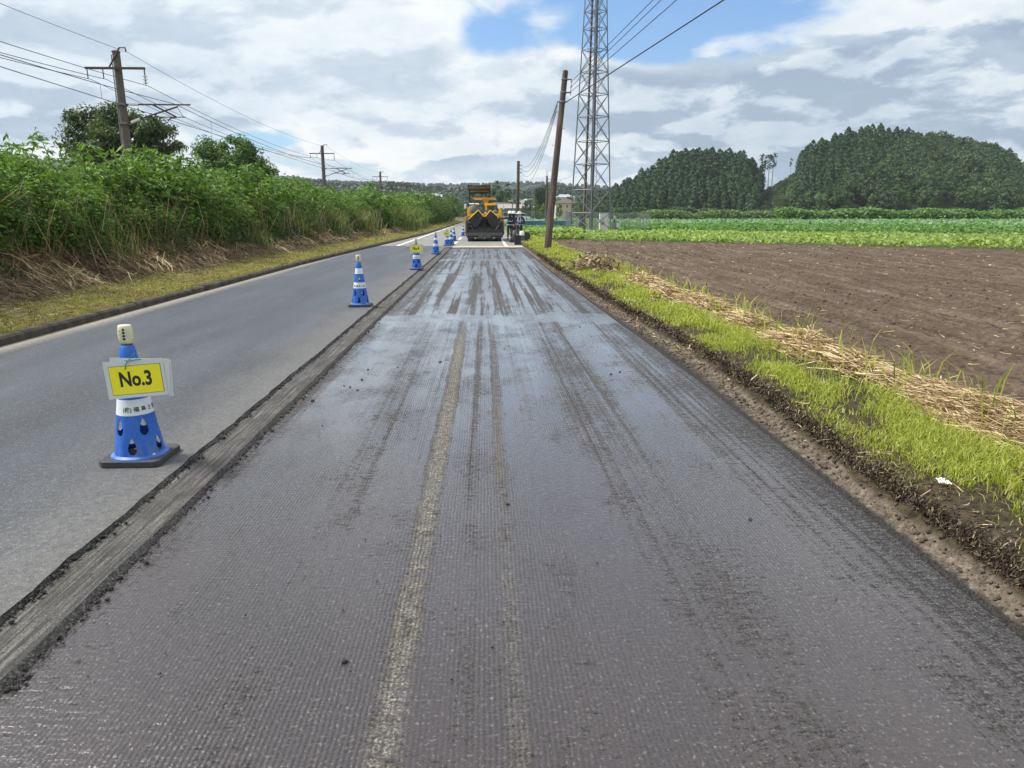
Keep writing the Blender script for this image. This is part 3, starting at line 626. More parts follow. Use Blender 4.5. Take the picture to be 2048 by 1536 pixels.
def weed_template(h, nl, rng, ll=.12):
    """one tall ragweed: arching stem carrying lobed leaves"""
    bend = rng.normal(size=2)*.18; q = []
    tt = np.linspace(0, 1, 7); pts = np.stack([bend[0]*tt**2*h, bend[1]*tt**2*h, tt*h], -1)
    for i in range(6):
        a, b = pts[i], pts[i+1]; r = .012*(1-.75*tt[i]); s = np.array([r, 0, 0]); s2 = np.array([0, r, 0])
        q += [[a-s, a+s, b+s*.8, b-s*.8], [a-s2, a+s2, b+s2*.8, b-s2*.8]]
    q = np.array(q)
    t_ = 1-(rng.random(nl)**1.15)*.80; az = rng.random(nl)*2*np.pi; rad = (.05+.36*rng.random(nl))*(1.15-.75*t_)*1.15
    base = np.stack([bend[0]*t_**2*h, bend[1]*t_**2*h, t_*h], -1)
    d_ = np.stack([np.cos(az), np.sin(az), .15*np.ones(nl)], -1)
    cen = base+d_*rad[:, None]; L = []
    for off, ls in ((0, 1.), (.75, .75), (-.75, .75)):
        a2 = az+off; dd = np.stack([np.cos(a2), np.sin(a2), -.35-.3*rng.random(nl)], -1)
        lv = leaves(cen+dd*ll*ls*.4, ll*ls*(.7+.6*rng.random(nl)), ll*.30*ls, .5, .15, dd, rng); L.append(lv)
    tip = base.max(0); 
    m = 10; tz = np.linspace(.93, 1.06, m); c = np.stack([bend[0]*h*tz**2, bend[1]*h*tz**2, tz*h], -1)+rng.normal(size=(m, 3))*.02
    L.append(leaves(c, .09, .025, .1, -.6, None, rng))
    return np.concatenate([q]+L)
def place(tmpl, x, y, z, sc, rz):
    c, s = np.cos(rz), np.sin(rz); out = []
    for i in range(len(x)):
        tq = tmpl[i % len(tmpl)]; a = tq*sc[i]
        X = a[..., 0]*c[i]-a[..., 1]*s[i]+x[i]; Y = a[..., 0]*s[i]+a[..., 1]*c[i]+y[i]
        out.append(np.stack([X, Y, a[..., 2]+z[i]], -1))
    return np.concatenate(out)
TOPH = lambda y: np.interp(y, [5, 8.5, 10, 13, 18, 24, 30, 45, 60, 90, 150], [2.6, 2.75, 2.6, 2.35, 2.2, 2.3, 2.2, 2.3, 2.4, 2.8, 3.3])
def weeds():
    rg = np.random.default_rng(5)
    big = [weed_template(1., 80, rg, .085) for _ in range(8)]; mid = [weed_template(1., 56, rg, .12) for _ in range(6)]; far = [weed_template(1., 34, rg, .20) for _ in range(6)]
    def go(y0, y1, n, tm, smin=2.1, smax=6.):
        y = y0+(y1-y0)*rg.random(n); s = smin+(smax-smin)*rg.random(n)**1.5; x = KX(y)-s-.55*vn(y*.9, s*0, .7, 2)
        h = TOPH(y)*(.62+.42*rg.random(n))*np.interp(s, [smin, smin+.5, smin+1.3], [.42, .72, 1.])*(.60+.72*vn(x, y, .55, 2))*(1+.22*(rg.random(n) > .93))
        return place(tm, x, y, LZ(x, y), h, rg.random(n)*6.28)
    Q = np.concatenate([go(4.5, 11, 560, big), go(11, 19, 640, big), go(19, 32, 700, mid), go(32, 52, 640, mid), go(52, 90, 620, far, 1.6, 5), go(90, 150, 460, far, 1.4, 4)])
    stuff(quads('weeds', Q, 'weed_leaf'), 'dense thicket of tall green ragweed on the bank left of the road', 'weeds')
    # low vines and shoots at the foot
    n = 60000; y = 6+rg.random(n)**1.6*90; s = 1.75+rg.random(n)*1.3; k = vn(s, y, .55, 2) > .48; y = y[k]; s = s[k]; x = KX(y)-s
    z = LZ(x, y)+rg.random(len(y))*1.5*np.interp(s, [1.75, 2.9], [.15, 1.]); sz = .07+y*.0018
    stuff(quads('vines', leaves(np.stack([x, y, z], -1), sz, sz*.55, .5, .2, None, rg), 'vine_leaf'), 'low leafy vines creeping out from under the tall weeds', 'vines')
    # reeds / pampas clumps standing in the weeds
    Q = []
    for (cx_, cy_, r_, n_, h_) in ((-8.0, 31, .5, 160, 1.3), (-8.1, 38, .9, 300, 1.5), (-7.9, 45, 1.2, 300, 1.7), (-7.3, 60, 1.5, 400, 2.0), (-7.7, 25, .4, 100, .9), (-7.2, 70, 1.6, 400, 2.1), (-8.0, 16, .5, 60, 1.0)):
        x = cx_+RNG.normal(size=n_)*r_*.5; y = cy_+RNG.normal(size=n_)*r_
        Q.append(blades(x, y, LZ(x, y), h_*(.6+.5*rn(n_)), .018+cy_*.0006, .6))
    stuff(quads('reeds', np.concatenate(Q), 'reed_leaf'), 'yellowish reed tufts poking out of the left thicket', 'reeds')
weeds()
def stalks():
    n = 2600; y = 6+rn(n)**1.4*70; s_ = 1.9+rn(n)*1.3; x = KX(y)-s_; L = .5+1.3*rn(n); z = LZ(x, y)+L*.4
    d_ = np.stack([.3*RNG.normal(size=n), .3*RNG.normal(size=n), np.ones(n)], -1)
    stuff(quads('dead_stalks', straws(np.stack([x, y, z], -1), d_, L, .007+y*.0005), 'dead_grass'), 'bare dead stalks standing along the front of the tall weeds', 'dead stalks')
stalks()
# crops
def crops():
    def band(a0, a1, n, x1, ll, h, m, label, row=.9, name='crop_rows'):
        x = 3.6+rn(n)**1.25*x1; w = rn(n); y = a0(x)+(a1(x)-a0(x))*w; y = np.round(y/row)*row+RNG.normal(size=n)*row*.22
        k = (x > 2.5) & ~((x > 7.0) & (x < 12.3) & (y > 60.) & (y < 68.8)); x = x[k]; y = y[k]; z = h*(.25+.75*rn(len(x)))*(.6+.7*vn(x, y, .6, 2))
        sz = ll*(.6+.8*rn(len(x))); stuff(quads(name, leaves(np.stack([x, y, z], -1), sz, sz*.75, 1.2), m), label, 'crop')
    band(lambda x: FL(x)+.3, lambda x: np.minimum(71.-.62*x, 200), 52000, 70, .22, .42, 'crop_leaf', 'bright green leafy crop row along the far edge of the bare field')
    band(lambda x: 74.5-.55*x, lambda x: 104-.25*x, 52000, 110, .34, .55, 'crop_dark_leaf', 'darker green leafy crop in the second strip behind the bright one')
    band(lambda x: 104-.25*x, lambda x: 150+0*x, 38000, 130, .5, .8, 'crop_pale_leaf', 'pale bluish green tall crop in the farthest strip')
    # pale broad leaved plants at the fence
    n = 2600; x = 2.9+rn(n)*4.2; y = 50+rn(n)*8; z = .1+rn(n)*.55
    stuff(quads('leafy_plants', leaves(np.stack([x, y, z], -1), .3, .26, 1.2), 'crop_leaf'), 'pale broad leaved plants growing between the leaning pole and the tower', 'plants')
crops()

# ------------------------------------------------------------------ trees
plain('bark', (.09, .07, .055), .9, .35, 6., bump=.8)
plain('pale_bark', (.30, .27, .23), .9, .3, 4.)
plain('dark_bark', (.05, .04, .03), .9, .3, 4.)
def clumps(centres, rc, k, L, Wd, rng, up=.8, squash=.8):
    c = np.repeat(centres, k, 0); off = unit(rng.normal(size=(len(c), 3)))*(rng.random((len(c), 1))**.45)*np.repeat(np.reshape(np.broadcast_to(rc, (len(centres),)), (-1, 1)), k, 0); off[:, 2] *= squash
    nr = unit(off)+np.array([0, 0, .35])+unit(c-c.mean(0))*.5
    return leaves_on(c+off, L*(.6+.8*rng.random(len(c))), Wd, nr, .5, rng)
def shell(n, rx, ry, rz, cz, rng, inner=.55, low=-.55):
    d = unit(rng.normal(size=(n*2, 3))); d = d[d[:, 2] > low][:n]
    r = inner+(1-inner)*rng.random((len(d), 1))**.5
    w = 1+.22*np.sin(d[:, :1]*4.1+1)+.18*np.sin(d[:, 1:2]*5.3+d[:, 2:3]*3.)
    return d*r*w*np.array([rx, ry, rz])+np.array([0, 0, cz])
def tree_near(name, loc, rx, ry, rz, cz, nclump, k, L, leafm, label, seed, trunk_r=.16, cat='tree', spikes=0, rc=.42):
    rg = np.random.default_rng(seed); cs = shell(nclump, rx, ry, rz, cz, rg)
    if spikes:
        d = unit(rg.normal(size=(spikes, 3))); d[:, 2] = np.abs(d[:, 2])+.2; d = unit(d)
        for f in (1.02, 1.14, 1.25): cs = np.concatenate([cs, d*f*np.array([rx, ry, rz])+np.array([0, 0, cz])])
    t_ = empty(name, loc, label, cat)
    q = clumps(cs, rc*(.6+.8*rg.random(len(cs))), k, L, L*.42, rg)
    if spikes:
        pass
    quads('crown', q, leafm, t_)
    b = MB(); b.tube([(0, 0, -.3), (.05, 0, cz*.4), (-.08, .05, cz*.8), (0, 0, cz+rz*.4)], [trunk_r*1.25, trunk_r, trunk_r*.7, trunk_r*.2], 9)
    for i in range(26):
        c = cs[rg.integers(len(cs))]; z0 = cz*(.3+.5*rg.random())
        m_ = np.array([c[0]*.45, c[1]*.45, z0+(c[2]-z0)*.62]); b.tube([(0, 0, z0), tuple(m_), tuple(c)], [trunk_r*.5, trunk_r*.28, trunk_r*.07], 5)
    b.build('trunk', 'dark_bark', t_, True)
    return t_
tree_near('broadleaf_tree', (-21.6, 45, .6), 2.9, 2.5, 2.7, 4.0, 280, 90, .23, 'dark_leaf', 'dark wide broadleaf tree standing behind the nearest railway pole', 21, .2, spikes=26, rc=.5)
tree_near('shrub_tree', (-16.0, 48, .8), 2.8, 2.2, 2.3, 2.7, 240, 90, .22, 'shrub_leaf', 'round mid green tree rising over the weeds right of the nearest railway pole', 22, .15, spikes=10, rc=.5)
tree_near('shrub_tree', (-18.8, 50, .5), 1.5, 1.4, 1.6, 2.2, 60, 40, .20, 'shrub_leaf', 'small green shrub between the dark broadleaf tree and the round green tree', 23, .1, rc=.4)
# roadside bushes far along the left
for i, (x_, y_, rr, hh, lab) in enumerate(((-7.6, 96, 2.2, 3.0, 'first leafy roadside bush where the ragweed ends'), (-7.3, 110, 2.4, 3.6, 'second roadside bush, a little taller, beyond the ragweed'),
        (-7.4, 124, 2.6, 3.9, 'third roadside bush beside the far bend of the white line'), (-6.9, 140, 2.6, 4.2, 'tallest roadside bush, left of the paver'), (-6.4, 156, 2.6, 4.0, 'last roadside bush, partly behind the paver'), (-11.5, 92, 2.0, 3.2, 'bush with an uneven top behind the ragweed, left of the roadside bushes'))):
    tree_near('bush', (x_, y_, .2), rr, rr*1.6, hh*.5, hh*.55, 100, 34, .42, 'bush_leaf', lab, 40+i, .08, 'bush', rc=.7)
def leaf_obj_mesh(name, q, m, trunk=None, tm='dark_bark'):
    me = quads_mesh(name, q, m)
    if trunk is not None:
        me.materials.append(M[tm]); bm = bmesh.new(); bm.from_mesh(me); n = len(bm.faces); tb = trunk
        vs = [bm.verts.new(v) for v in tb.v]; bm.faces.ensure_lookup_table()
        for f in tb.f:
            ff = bm.faces.new([vs[i] for i in f]); ff.material_index = 1
        bm.to_mesh(me); bm.free()
    return me
def cedar_q(rg, n=760, H=13., Rm=2.0):
    t_ = rg.random(n)**.95; z = H*(.10+.90*t_); r = Rm*np.interp(t_, [0, .15, .5, .8, .93, 1.], [.8, 1., .88, .55, .28, .02])*(.82+.18*rg.random(n)**.5); a = rg.random(n)*6.283
    lay = .86+.16*np.sin(z*2.9+np.sin(a*3)*1.2)+.10*np.sin(a*5+z)
    c = np.stack([np.cos(a)*r*lay, np.sin(a)*r*lay, z], -1)
    d_ = np.stack([np.cos(a), np.sin(a), -.1+.8*t_], -1)
    nr = np.stack([np.cos(a), np.sin(a), .35+.5*t_], -1); return leaves_on(c, 1.0, .62, nr, .30, rg, np.stack([np.cos(a)*.5, np.sin(a)*.5, -np.ones(n)], -1))
rgt = np.random.default_rng(77)
cedar_me = [leaf_obj_mesh('cedar', cedar_q(rgt, 760, 11+2*i*.5, 1.9+.15*i), 'cedar_leaf', MB().tube([(0, 0, 0), (0, 0, 10.)], [.2, .05], 5)) for i in range(4)]
def broad_q(rg, n=46, k=11, Rr=3.2, H=7.): return clumps(shell(n, Rr, Rr, H*.42, H*.58, rg, .75, -.4), 1.0, k, .8, .55, rg, 2.0)
broad_me = [leaf_obj_mesh('broadleaf', broad_q(rgt, 60, 15, 2.7+.35*i, 6.5+.5*i), 'broad_leaf', MB().tube([(0, 0, -1), (0, 0, 4.)], [.25, .1], 5)) for i in range(4)]
bamboo_me = [leaf_obj_mesh('bamboo', clumps(np.stack([rgt.normal(size=34)*.7, rgt.normal(size=34)*.7, 1+6*rgt.random(34)], -1), .8, 9, .9, .3, rgt, .6), 'bamboo_leaf') for i in range(3)]

# ------------------------------------------------------------------ hills
H1 = [(30, 0), (44, 1), (50, 3), (62, 11), (72, 18.5), (80, 23.5), (88, 26), (96, 24), (105, 22.5), (110, 19), (113.5, 14), (117, 10), (122, 7), (128, 4)]
H2 = [(104, 0), (114, 2), (121, 8), (126, 13), (131, 17), (137, 21), (139, 25), (146, 30), (152, 33.5), (162, 35.5), (178, 37), (192, 34.5), (204, 31), (220, 28.5), (230, 24), (242, 16), (260, 9), (320, 0)]
def hz_(x, y):
    a = .84*np.interp(x*300./y, [p[0] for p in H1], [p[1] for p in H1])*(np.clip((y-262)/40, 0, 1)**.85)*np.clip((370-y)/50, 0, 1)
    b = .90*np.interp(x*320./y, [p[0] for p in H2], [p[1] for p in H2])*(np.clip((y-250)/74, 0, 1)**.8)*np.clip((420-y)/70, 0, 1)
    return np.maximum(a, b)+(vn(x, y, .06, 3)-.5)*2*np.clip(np.maximum(a, b)/5, 0, 1)
gx = np.linspace(25, 330, 120)[None, :].repeat(60, 0); gy = np.linspace(245, 430, 60)[:, None].repeat(120, 1)
st(grid('hills', gx, gy, lambda x, y: hz_(x, y)-.12, 'forest_floor'), 'two steep wooded hills beyond the fields on the right')
def forest():
    pts = []
    for yy in np.arange(252, 345, 3.1):
        for xx in np.arange(38, 262, 2.9):
            x = xx+rgt.normal()*.7+(1.5 if int(yy*10) % 2 else 0); y = yy+rgt.normal()*.8; z = float(hz_(np.array([x]), np.array([y]))[0])
            if z < .6 and not (40 < x < 114 and 258 < y < 268): continue
            px_ = x/y
            # kinds: plantation on hill 1, gap of scrub, plantation on hill 2 left, mixed broadleaf on the right
            if px_ < .380: kind = 0 if z > .3 else 3
            elif px_ < .431: kind = 3
            else:
                edge = np.interp(px_, [.431, .46, .50, .54, .58, .62, .66, .72], [0, 3, 10, 19, 26, 31, 33, 34])
                kind = 1 if z > edge-1+2*rgt.normal() else 2
            if kind in (0, 1) and y > 322: continue
            pts.append((x, y, z, kind))
    return pts
pts = forest()
lab = {0: ('dark green conifer packed among its like on the left wooded hill', 'tree', 'conifers on the left wooded hill'), 1: ('dark green conifer packed among its like on the right wooded hill', 'tree', 'conifers on the right wooded hill'),
       2: ('rounded dark broadleaf tree among its like at the right end of the wooded hills', 'tree', 'broadleaf trees on the right wooded hill'), 3: ('low light green scrub tree in the gap or at the foot of the wooded hills', 'tree', 'scrub trees between the wooded hills')}
def add_tree(me, x, y, z, sc, k):
    o = bpy.data.objects.new('conifer' if k < 2 else ('broadleaf_tree' if k == 2 else 'scrub_tree'), me); COL.objects.link(o)
    o.location = (x, y, z); o.scale = sc; o.rotation_euler = (rgt.normal()*.03, rgt.normal()*.03, rgt.random()*6.28)
    tag(o, *lab[k]); return o
rest = {0: [], 2: []}; cnt = {0: 0, 1: 0, 2: 0, 3: 0}; cap = {0: 150, 1: 150, 2: 290, 3: 110}
arr = {}
pts.sort(key=lambda p: p[1])
for (x, y, z, k) in pts:
    s = .68+.30*rgt.random(); 
    if k == 3:
        if rgt.random() < .25: continue
        me = broad_me[rgt.integers(4)] if rgt.random() < .5 else bamboo_me[rgt.integers(3)]; sc = (.5*s, .5*s, .33*s)
    elif k == 2:
        if rgt.random() < .45: continue
        me = broad_me[rgt.integers(4)] if rgt.random() < .8 else bamboo_me[rgt.integers(3)]; sc = (s*1.15, s*1.15, s*1.15)
    else: me = cedar_me[rgt.integers(4)]; sc = (s, s, s*(.8+.25*rgt.random())*.8)
    if cnt[k] < cap[k]: add_tree(me, x, y, z-.3, sc, k); cnt[k] += 1
    else:
        n = len(me.polygons)
        if me.name not in arr:
            v = np.empty(len(me.vertices)*3, np.float32); me.vertices.foreach_get('co', v); v = v.reshape(-1, 3)
            nq = sum(1 for p in me.polygons if p.material_index == 0); arr[me.name] = v[:nq*4].reshape(-1, 4, 3)
        a = rgt.random()*6.28; q = arr[me.name]
        if k < 2: q = q[::2]*np.array([1.25, 1.25, 1.0])
        c_, s_ = math.cos(a), math.sin(a)
        rest[0 if k < 2 else 2].append(np.stack([(q[..., 0]*c_-q[..., 1]*s_)*sc[0]+x, (q[..., 0]*s_+q[..., 1]*c_)*sc[1]+y, q[..., 2]*sc[2]+z-.3], -1))
stuff(quads('forest', np.concatenate(rest[0]), 'cedar_leaf'), 'mass of dark conifers covering the upper slopes of both hills', 'forest')
if rest[2]: stuff(quads('forest', np.concatenate(rest[2]), 'broad_leaf'), 'mass of broadleaf woodland behind the front trees of the right hill', 'forest')
# thin pines standing free on the saddle
bare = lambda seed: leaf_obj_mesh('pine', clumps(np.stack([np.random.default_rng(seed).normal(size=16)*.55, np.random.default_rng(seed+1).normal(size=16)*.55, 7.5+5.5*np.random.default_rng(seed+2).random(16)], -1), .8, 14, .7, .35, np.random.default_rng(seed), .8), 'cedar_leaf', MB().tube([(0, 0, -1), (.1, 0, 6), (0, 0, 12.6)], [.17, .13, .05], 6), 'pale_bark')
for i, (px, top, lb) in enumerate(((1525, 310, 'leftmost of the four thin pines with bare trunks on the saddle'), (1532, 312, 'second of the four thin bare trunked pines on the saddle'), (1541, 309, 'third of the four thin bare trunked pines on the saddle'), (1549, 306, 'rightmost and tallest of the four thin bare trunked pines on the saddle'))):
    p = P(px, top, 306); o = bpy.data.objects.new('pine_tree', bare(300+i*7)); COL.objects.link(o); o.location = (p.x, 306, p.z-13.2); o.rotation_euler.z = i*1.3; tag(o, lb, 'tree', 'thin pines on the saddle')
p = P(1583, 318, 306); o = bpy.data.objects.new('pine_tree', bare(391)); COL.objects.link(o); o.location = (p.x, 306, p.z-7); o.scale = (.5, .5, .55); tag(o, 'small lone pine sticking up left of the right wooded hill', 'tree')
# shrub rows and tall grass at the foot of the hills
def hedge(x0, x1, y0, y1, n, h, L, m, name, label, cat):
    f = rn(n); x = x0+(x1-x0)*f; y = y0+(y1-y0)*f+RNG.normal(size=n)*2.2; hh = h*(.35+.9*vn(x, y*0, .16, 3)); z = hh*rn(n)**.8
    stuff(quads(name, leaves(np.stack([x, y, z], -1), L, L*.6, .8), m), label, cat)
hedge(27, 36, 170, 172, 3000, 2.8, .7, 'broad_leaf', 'shrub_row', 'dark shrubs at the left end of the far field edge', 'shrubs')
hedge(43, 92, 205, 205, 9000, 3.2, .8, 'bamboo_leaf', 'shrub_row', 'mixed green shrubs along the middle of the far field edge', 'shrubs')
hedge(78, 190, 190, 195, 26000, 4.2, .9, 'crop_dark_leaf', 'tall_grass', 'tall light green grass and bamboo along the foot of the right hill', 'tall grass')
hedge(45, 120, 250, 252, 9000, 4.5, 1.2, 'broad_leaf', 'shrub_row', 'dark undergrowth along the foot of the left hill', 'shrubs')
# ------------------------------------------------------------------ far ridges
def ridge(name, pts_, Y, depth, label, base=-2., tr=None, ncl=0, L=3., rad=5., seed=1):
    X = np.array([p.x for p in pts_]); Z = np.array([p.z for p in pts_])
    nx = 160; xs_ = np.linspace(X.min(), X.max(), nx)[None, :].repeat(16, 0); tt = np.linspace(0, 1, 16)[:, None].repeat(nx, 1)
    ys_ = Y-depth+tt*depth*2
    f = lambda x, y: base+(np.interp(x, X, Z)-base-rad*.8)*np.sin(np.clip((y-(Y-depth))/(2*depth), 0, 1)*np.pi)**.7*(.9+.2*vn(x, y, .02*500/Y, 3))
    st(grid(name, xs_, ys_, f, 'forest_floor'), label)
    if ncl:
        rg = np.random.default_rng(seed); x = X.min()+(X.max()-X.min())*rg.random(ncl); y = Y-depth*rg.random(ncl)**1.5*1.0
        z = f(x, y); s = .5+rg.random(ncl)
        cs = np.stack([x, y, z+rad*.4*s], -1); q = clumps(cs, rad*.6*s, 26, L, L*.8, rg, 1.5, .9)
        stuff(quads(name.replace('hills', 'forest'), q, 'ridge_leaf'), tr, 'forest')
ridge('hills', [P(*p, 620) for p in ((430, 372), (480, 362), (540, 358), (600, 362), (640, 368), (700, 375), (760, 376), (800, 372), (850, 380), (900, 382), (930, 385), (980, 384), (1010, 388), (1060, 385), (1100, 377), (1150, 379), (1215, 384), (1300, 392), (1400, 400))], 620, 140, 'long low wooded ridge across the horizon behind the paver', tr='woodland covering the long low ridge on the horizon', ncl=3600, L=2.6, rad=6., seed=8)
ridge('hills', [P(*p, 1500) for p in ((-500, 300), (-200, 290), (0, 312), (120, 318), (220, 330), (350, 345), (450, 352), (560, 356), (700, 366), (900, 372), (1050, 366), (1150, 372), (1300, 380))], 1500, 300, 'distant blue mountain ridge seen over the weeds on the left', rad=2., tr='hazy woodland on the distant blue mountain ridge', ncl=1800, L=7., seed=9)
# tree groups in the middle distance
def mid_tree(px0, px1, top, Y, label, m='broad_leaf', seed=1, name='broadleaf_tree', con=False, base=0.):
    a = P(px0, top, Y); b = P(px1, top, Y); w = (b.x-a.x)/2; h = a.z-base; rg = np.random.default_rng(seed)
    t_ = empty(name, ((a.x+b.x)/2, Y, base), label, 'tree')
    if con: q = cedar_q(rg, 500, h, w)
    else: q = clumps(shell(70, w, w, h*.45, h*.55, rg, .7, -.6), w*.28, 26, w*.20, w*.14, rg, 1.2)
    quads('crown', q, m, t_); MB().tube([(0, 0, -.5), (0, 0, h*.6)], [w*.08, w*.03], 6).build('trunk', 'dark_bark', t_, True)
MT = ((958, 992, 369, 252, 'left half of the big dark round tree mass behind the paver canopy'), (975, 1010, 372, 248, 'middle tree of the dark round trees right of the paver canopy'), (995, 1028, 375, 250, 'right tree of the dark round trees above the teal roofed building'),
      (930, 960, 384, 260, 'dark tree just left of the paver canopy'), (1003, 1022, 397, 215, 'low green bush in front of the dark round trees'), (1046, 1066, 398, 240, 'dark tree left of the far white road'), (1062, 1080, 404, 190, 'low tree right of the far climbing road'),
      (1078, 1102, 408, 185, 'low tree left of the beige house'), (1100, 1122, 396, 260, 'tree behind the beige house, left'), (1128, 1150, 392, 262, 'tree behind the beige house, right'), (1150, 1180, 398, 230, 'dark tree behind the steel tower, left'), (1175, 1200, 402, 210, 'green tree behind the steel tower, middle'), (1196, 1222, 396, 240, 'dark tree behind the steel tower, right'),
      (840, 870, 384, 300, 'dark tree above the far roadside bushes'), (800, 832, 388, 300, 'dark tree over the weeds near the far railway poles'), (1112, 1126, 408, 190, 'bush beside the beige house wall'), (1144, 1166, 412, 200, 'bush at the right end of the beige house'))
for i, (a, b, c, Y, l_) in enumerate(MT): mid_tree(a, b, c, Y, l_, seed=100+i, m='bush_leaf' if 'bush' in l_ or 'low' in l_ or 'green tree' in l_ else 'broad_leaf')
for i, (a, b, c, l_) in enumerate(((1069, 1077, 379, 'leftmost of the dark conifers above the beige house'), (1075, 1083, 376, 'second of the dark conifers above the beige house'), (1081, 1089, 377, 'third of the dark conifers above the beige house'), (1087, 1095, 375, 'rightmost of the dark conifers above the beige house'),
    (620, 629, 373, 'dark conifer left of the second railway pole'), (627, 637, 371, 'second dark conifer by the second railway pole'))):
    mid_tree(a, b, c, 225, l_, 'cedar_leaf', 200+i, 'conifer', True)

# ------------------------------------------------------------------ buildings
plain('beige_wall', (.55, .45, .36), .8, .08, 2.); plain('brown_roof', (.10, .075, .06), .7, .2, 3.); plain('grey_roof', (.33, .36, .38), .5, .12, 2.); plain('dull_roof', (.30, .25, .23), .7, .15, 2.)
plain('white_wall', (.75, .75, .72), .7, .06, 2.); plain('dark_glass', (.03, .04, .05), .2, .2, 2.); plain('teal_wall', (.10, .17, .19), .6, .2, 2.); plain('green_net', (.03, .30, .22), .7, .2, 3.)
plain('plastic_white', (.8, .8, .78), .5, .05, 4.)
def house(loc, w, dp, h, roof_h, wall, roof, label, wins=(), door=None, hip=True, name='house', rz=0.):
    t_ = empty(name, loc, label, 'building', rz)
    MB().box((0, 0, h/2), (w, dp, h)).build('wall', wall, t_)
    o = .5; a = (w/2+o); b = (dp/2+o); k = a*.45 if hip else a
    if hip: vs = [(-a, -b, h), (a, -b, h), (a, b, h), (-a, b, h), (-a+b*.9, 0, h+roof_h), (a-b*.9, 0, h+roof_h)]; fs = [(0, 1, 5, 4), (1, 2, 5), (2, 3, 4, 5), (3, 0, 4), (0, 3, 2, 1)]
    else: vs = [(-a, -b, h), (a, -b, h), (a, b, h), (-a, b, h), (-a, 0, h+roof_h), (a, 0, h+roof_h)]; fs = [(0, 1, 5, 4), (1, 2, 5), (2, 3, 4, 5), (3, 0, 4), (0, 3, 2, 1)]
    MB().add([(x, y, z+.003) for x, y, z in vs], fs).build('roof', roof, t_)
    for (wx, wz, ww, wh) in wins:
        wo_ = MB().box((wx, -dp/2-.03, wz), (ww+.2, .06, wh+.2)).build('window', 'white_wall', t_); MB().box((wx, -dp/2-.075, wz), (ww, .03, wh)).build('pane', 'dark_glass', wo_)
    if door: MB().box((door, -dp/2-.04, 1.05), (1., .08, 2.1)).build('door', 'brown_roof', t_)
    return t_
hb = P(1133, 426, 230)
house((hb.x, 234, .35), 6.6, 7, 4.9, 1.6, 'beige_wall', 'brown_roof', 'two storey beige house with dark brown hipped roof seen past the leaning pole', [(-1.9, 3.9, 1.1, .9), (.2, 3.9, .5, .9), (2., 3.9, .9, 1.), (-1.9, 1.6, .7, 1.)], 1.2)
hc = P(1017, 425, 200)
house((hc.x+.4, 203, .3), 5.6, 7, 3.1, 1.1, 'teal_wall', 'dull_roof', 'low dark building with a wide dull brown roof right of the paver', [(-1.2, 1.5, 1.3, 1.), (1., 1.5, 1.3, 1.)], None, False, 'workshop')
MB().prism([(-2.6, 0), (2.6, 0), (2.3, .55), (-2.3, .75)], 'y', 0, 6).build('lean_to_roof', 'grey_roof', None, False, (hc.x-1.6, 205, 4.35)); o = bpy.data.objects['lean_to_roof']; tag(o, 'pale grey metal shed roof left of the wide dull brown roof', 'roof')
for i, (px, py, Y, w, l_, rf) in enumerate(((1128, 397, 330, 9, 'pale roofed house up the slope behind the beige house', 'grey_roof'), (1117, 399, 335, 4, 'small pale roofed house left of the upslope house', 'grey_roof'), (1073, 415, 260, 2.6, 'small white shed between the far road and the beige house', 'white_wall'),
        (640+210, 393, 380, 12, 'long pale building just above the far roadside bushes', 'grey_roof'), (1052, 402, 420, 5, 'white house at the top of the far climbing road', 'grey_roof'), (868, 395, 385, 8, 'second pale building above the roadside bushes', 'grey_roof'))):
    p = P(px, py+6, Y); hgt = 3.0 if w > 3 else 1.8
    t_ = house((p.x, Y, p.z-1.2), w, 6, hgt, 1.3, 'white_wall', rf, l_, [(-w*.2, hgt*.6, w*.15, .9), (w*.2, hgt*.6, w*.15, .9)], None, i % 2 == 0)
    if p.z-1.2 > .2: MB().box((0, 0, -(p.z-1.2)/2-.3), (w+.6, 6.6, p.z-1.2+.6)).build('foundation', 'forest_floor', t_)
# far climbing road, white truck, nets
rp = [P(1034, 426, 190), P(1062, 424, 200), P(1050, 416, 260), P(1045, 409, 330), P(1040, 402, 420)]
def ribbon(name, pts_, w, m, label):
    b = MB(); vs = []; fs = []
    for i, p in enumerate(pts_):
        d_ = (pts_[min(i+1, len(pts_)-1)]-pts_[max(0, i-1)]).normalized(); s_ = Vector((d_.y, -d_.x, 0)).normalized()*w/2
        vs += [p-s_, p+s_, p+s_-Vector((0, 0, .2)), p-s_-Vector((0, 0, .2))]
    for i in range(len(pts_)-1):
        for k in range(4): fs.append((i*4+k, i*4+(k+1) % 4, i*4+4+(k+1) % 4, i*4+4+k))
    fs += [(0, 1, 2, 3), (len(vs)-1, len(vs)-2, len(vs)-3, len(vs)-4)]
    st(b.add(vs, fs).build(name, m), label)
ribbon('road', [P(1057, 415, 250), P(1049, 407, 330), P(1042, 401, 420)], 2.4, 'old_asphalt', 'pale distant road climbing the far slope')
p = P(1041, 425, 150); tr_ = empty('van', (p.x+.3, 150, .1), 'white vehicle seen small beyond the workers at the side of the far road', 'vehicle')
MB().prism([(-1.7, .35), (1.7, .35), (1.7, 1.15), (1.0, 1.25), (.6, 1.9), (-1.6, 1.95), (-1.75, 1.2)], 'y', -.8, .8).build('body', 'plastic_white', tr_)
MB().prism([(.62, 1.3), (1.0, 1.3), (.55, 1.8), (-1.4, 1.85), (-1.5, 1.3)], 'y', -.82, -.805).build('window', 'dark_glass', tr_)
for sx in (-1.1, 1.1): MB().tube([(sx, -.85, .33), (sx, -.6, .33)], .33, 14).build('wheel', 'dark_glass', tr_)
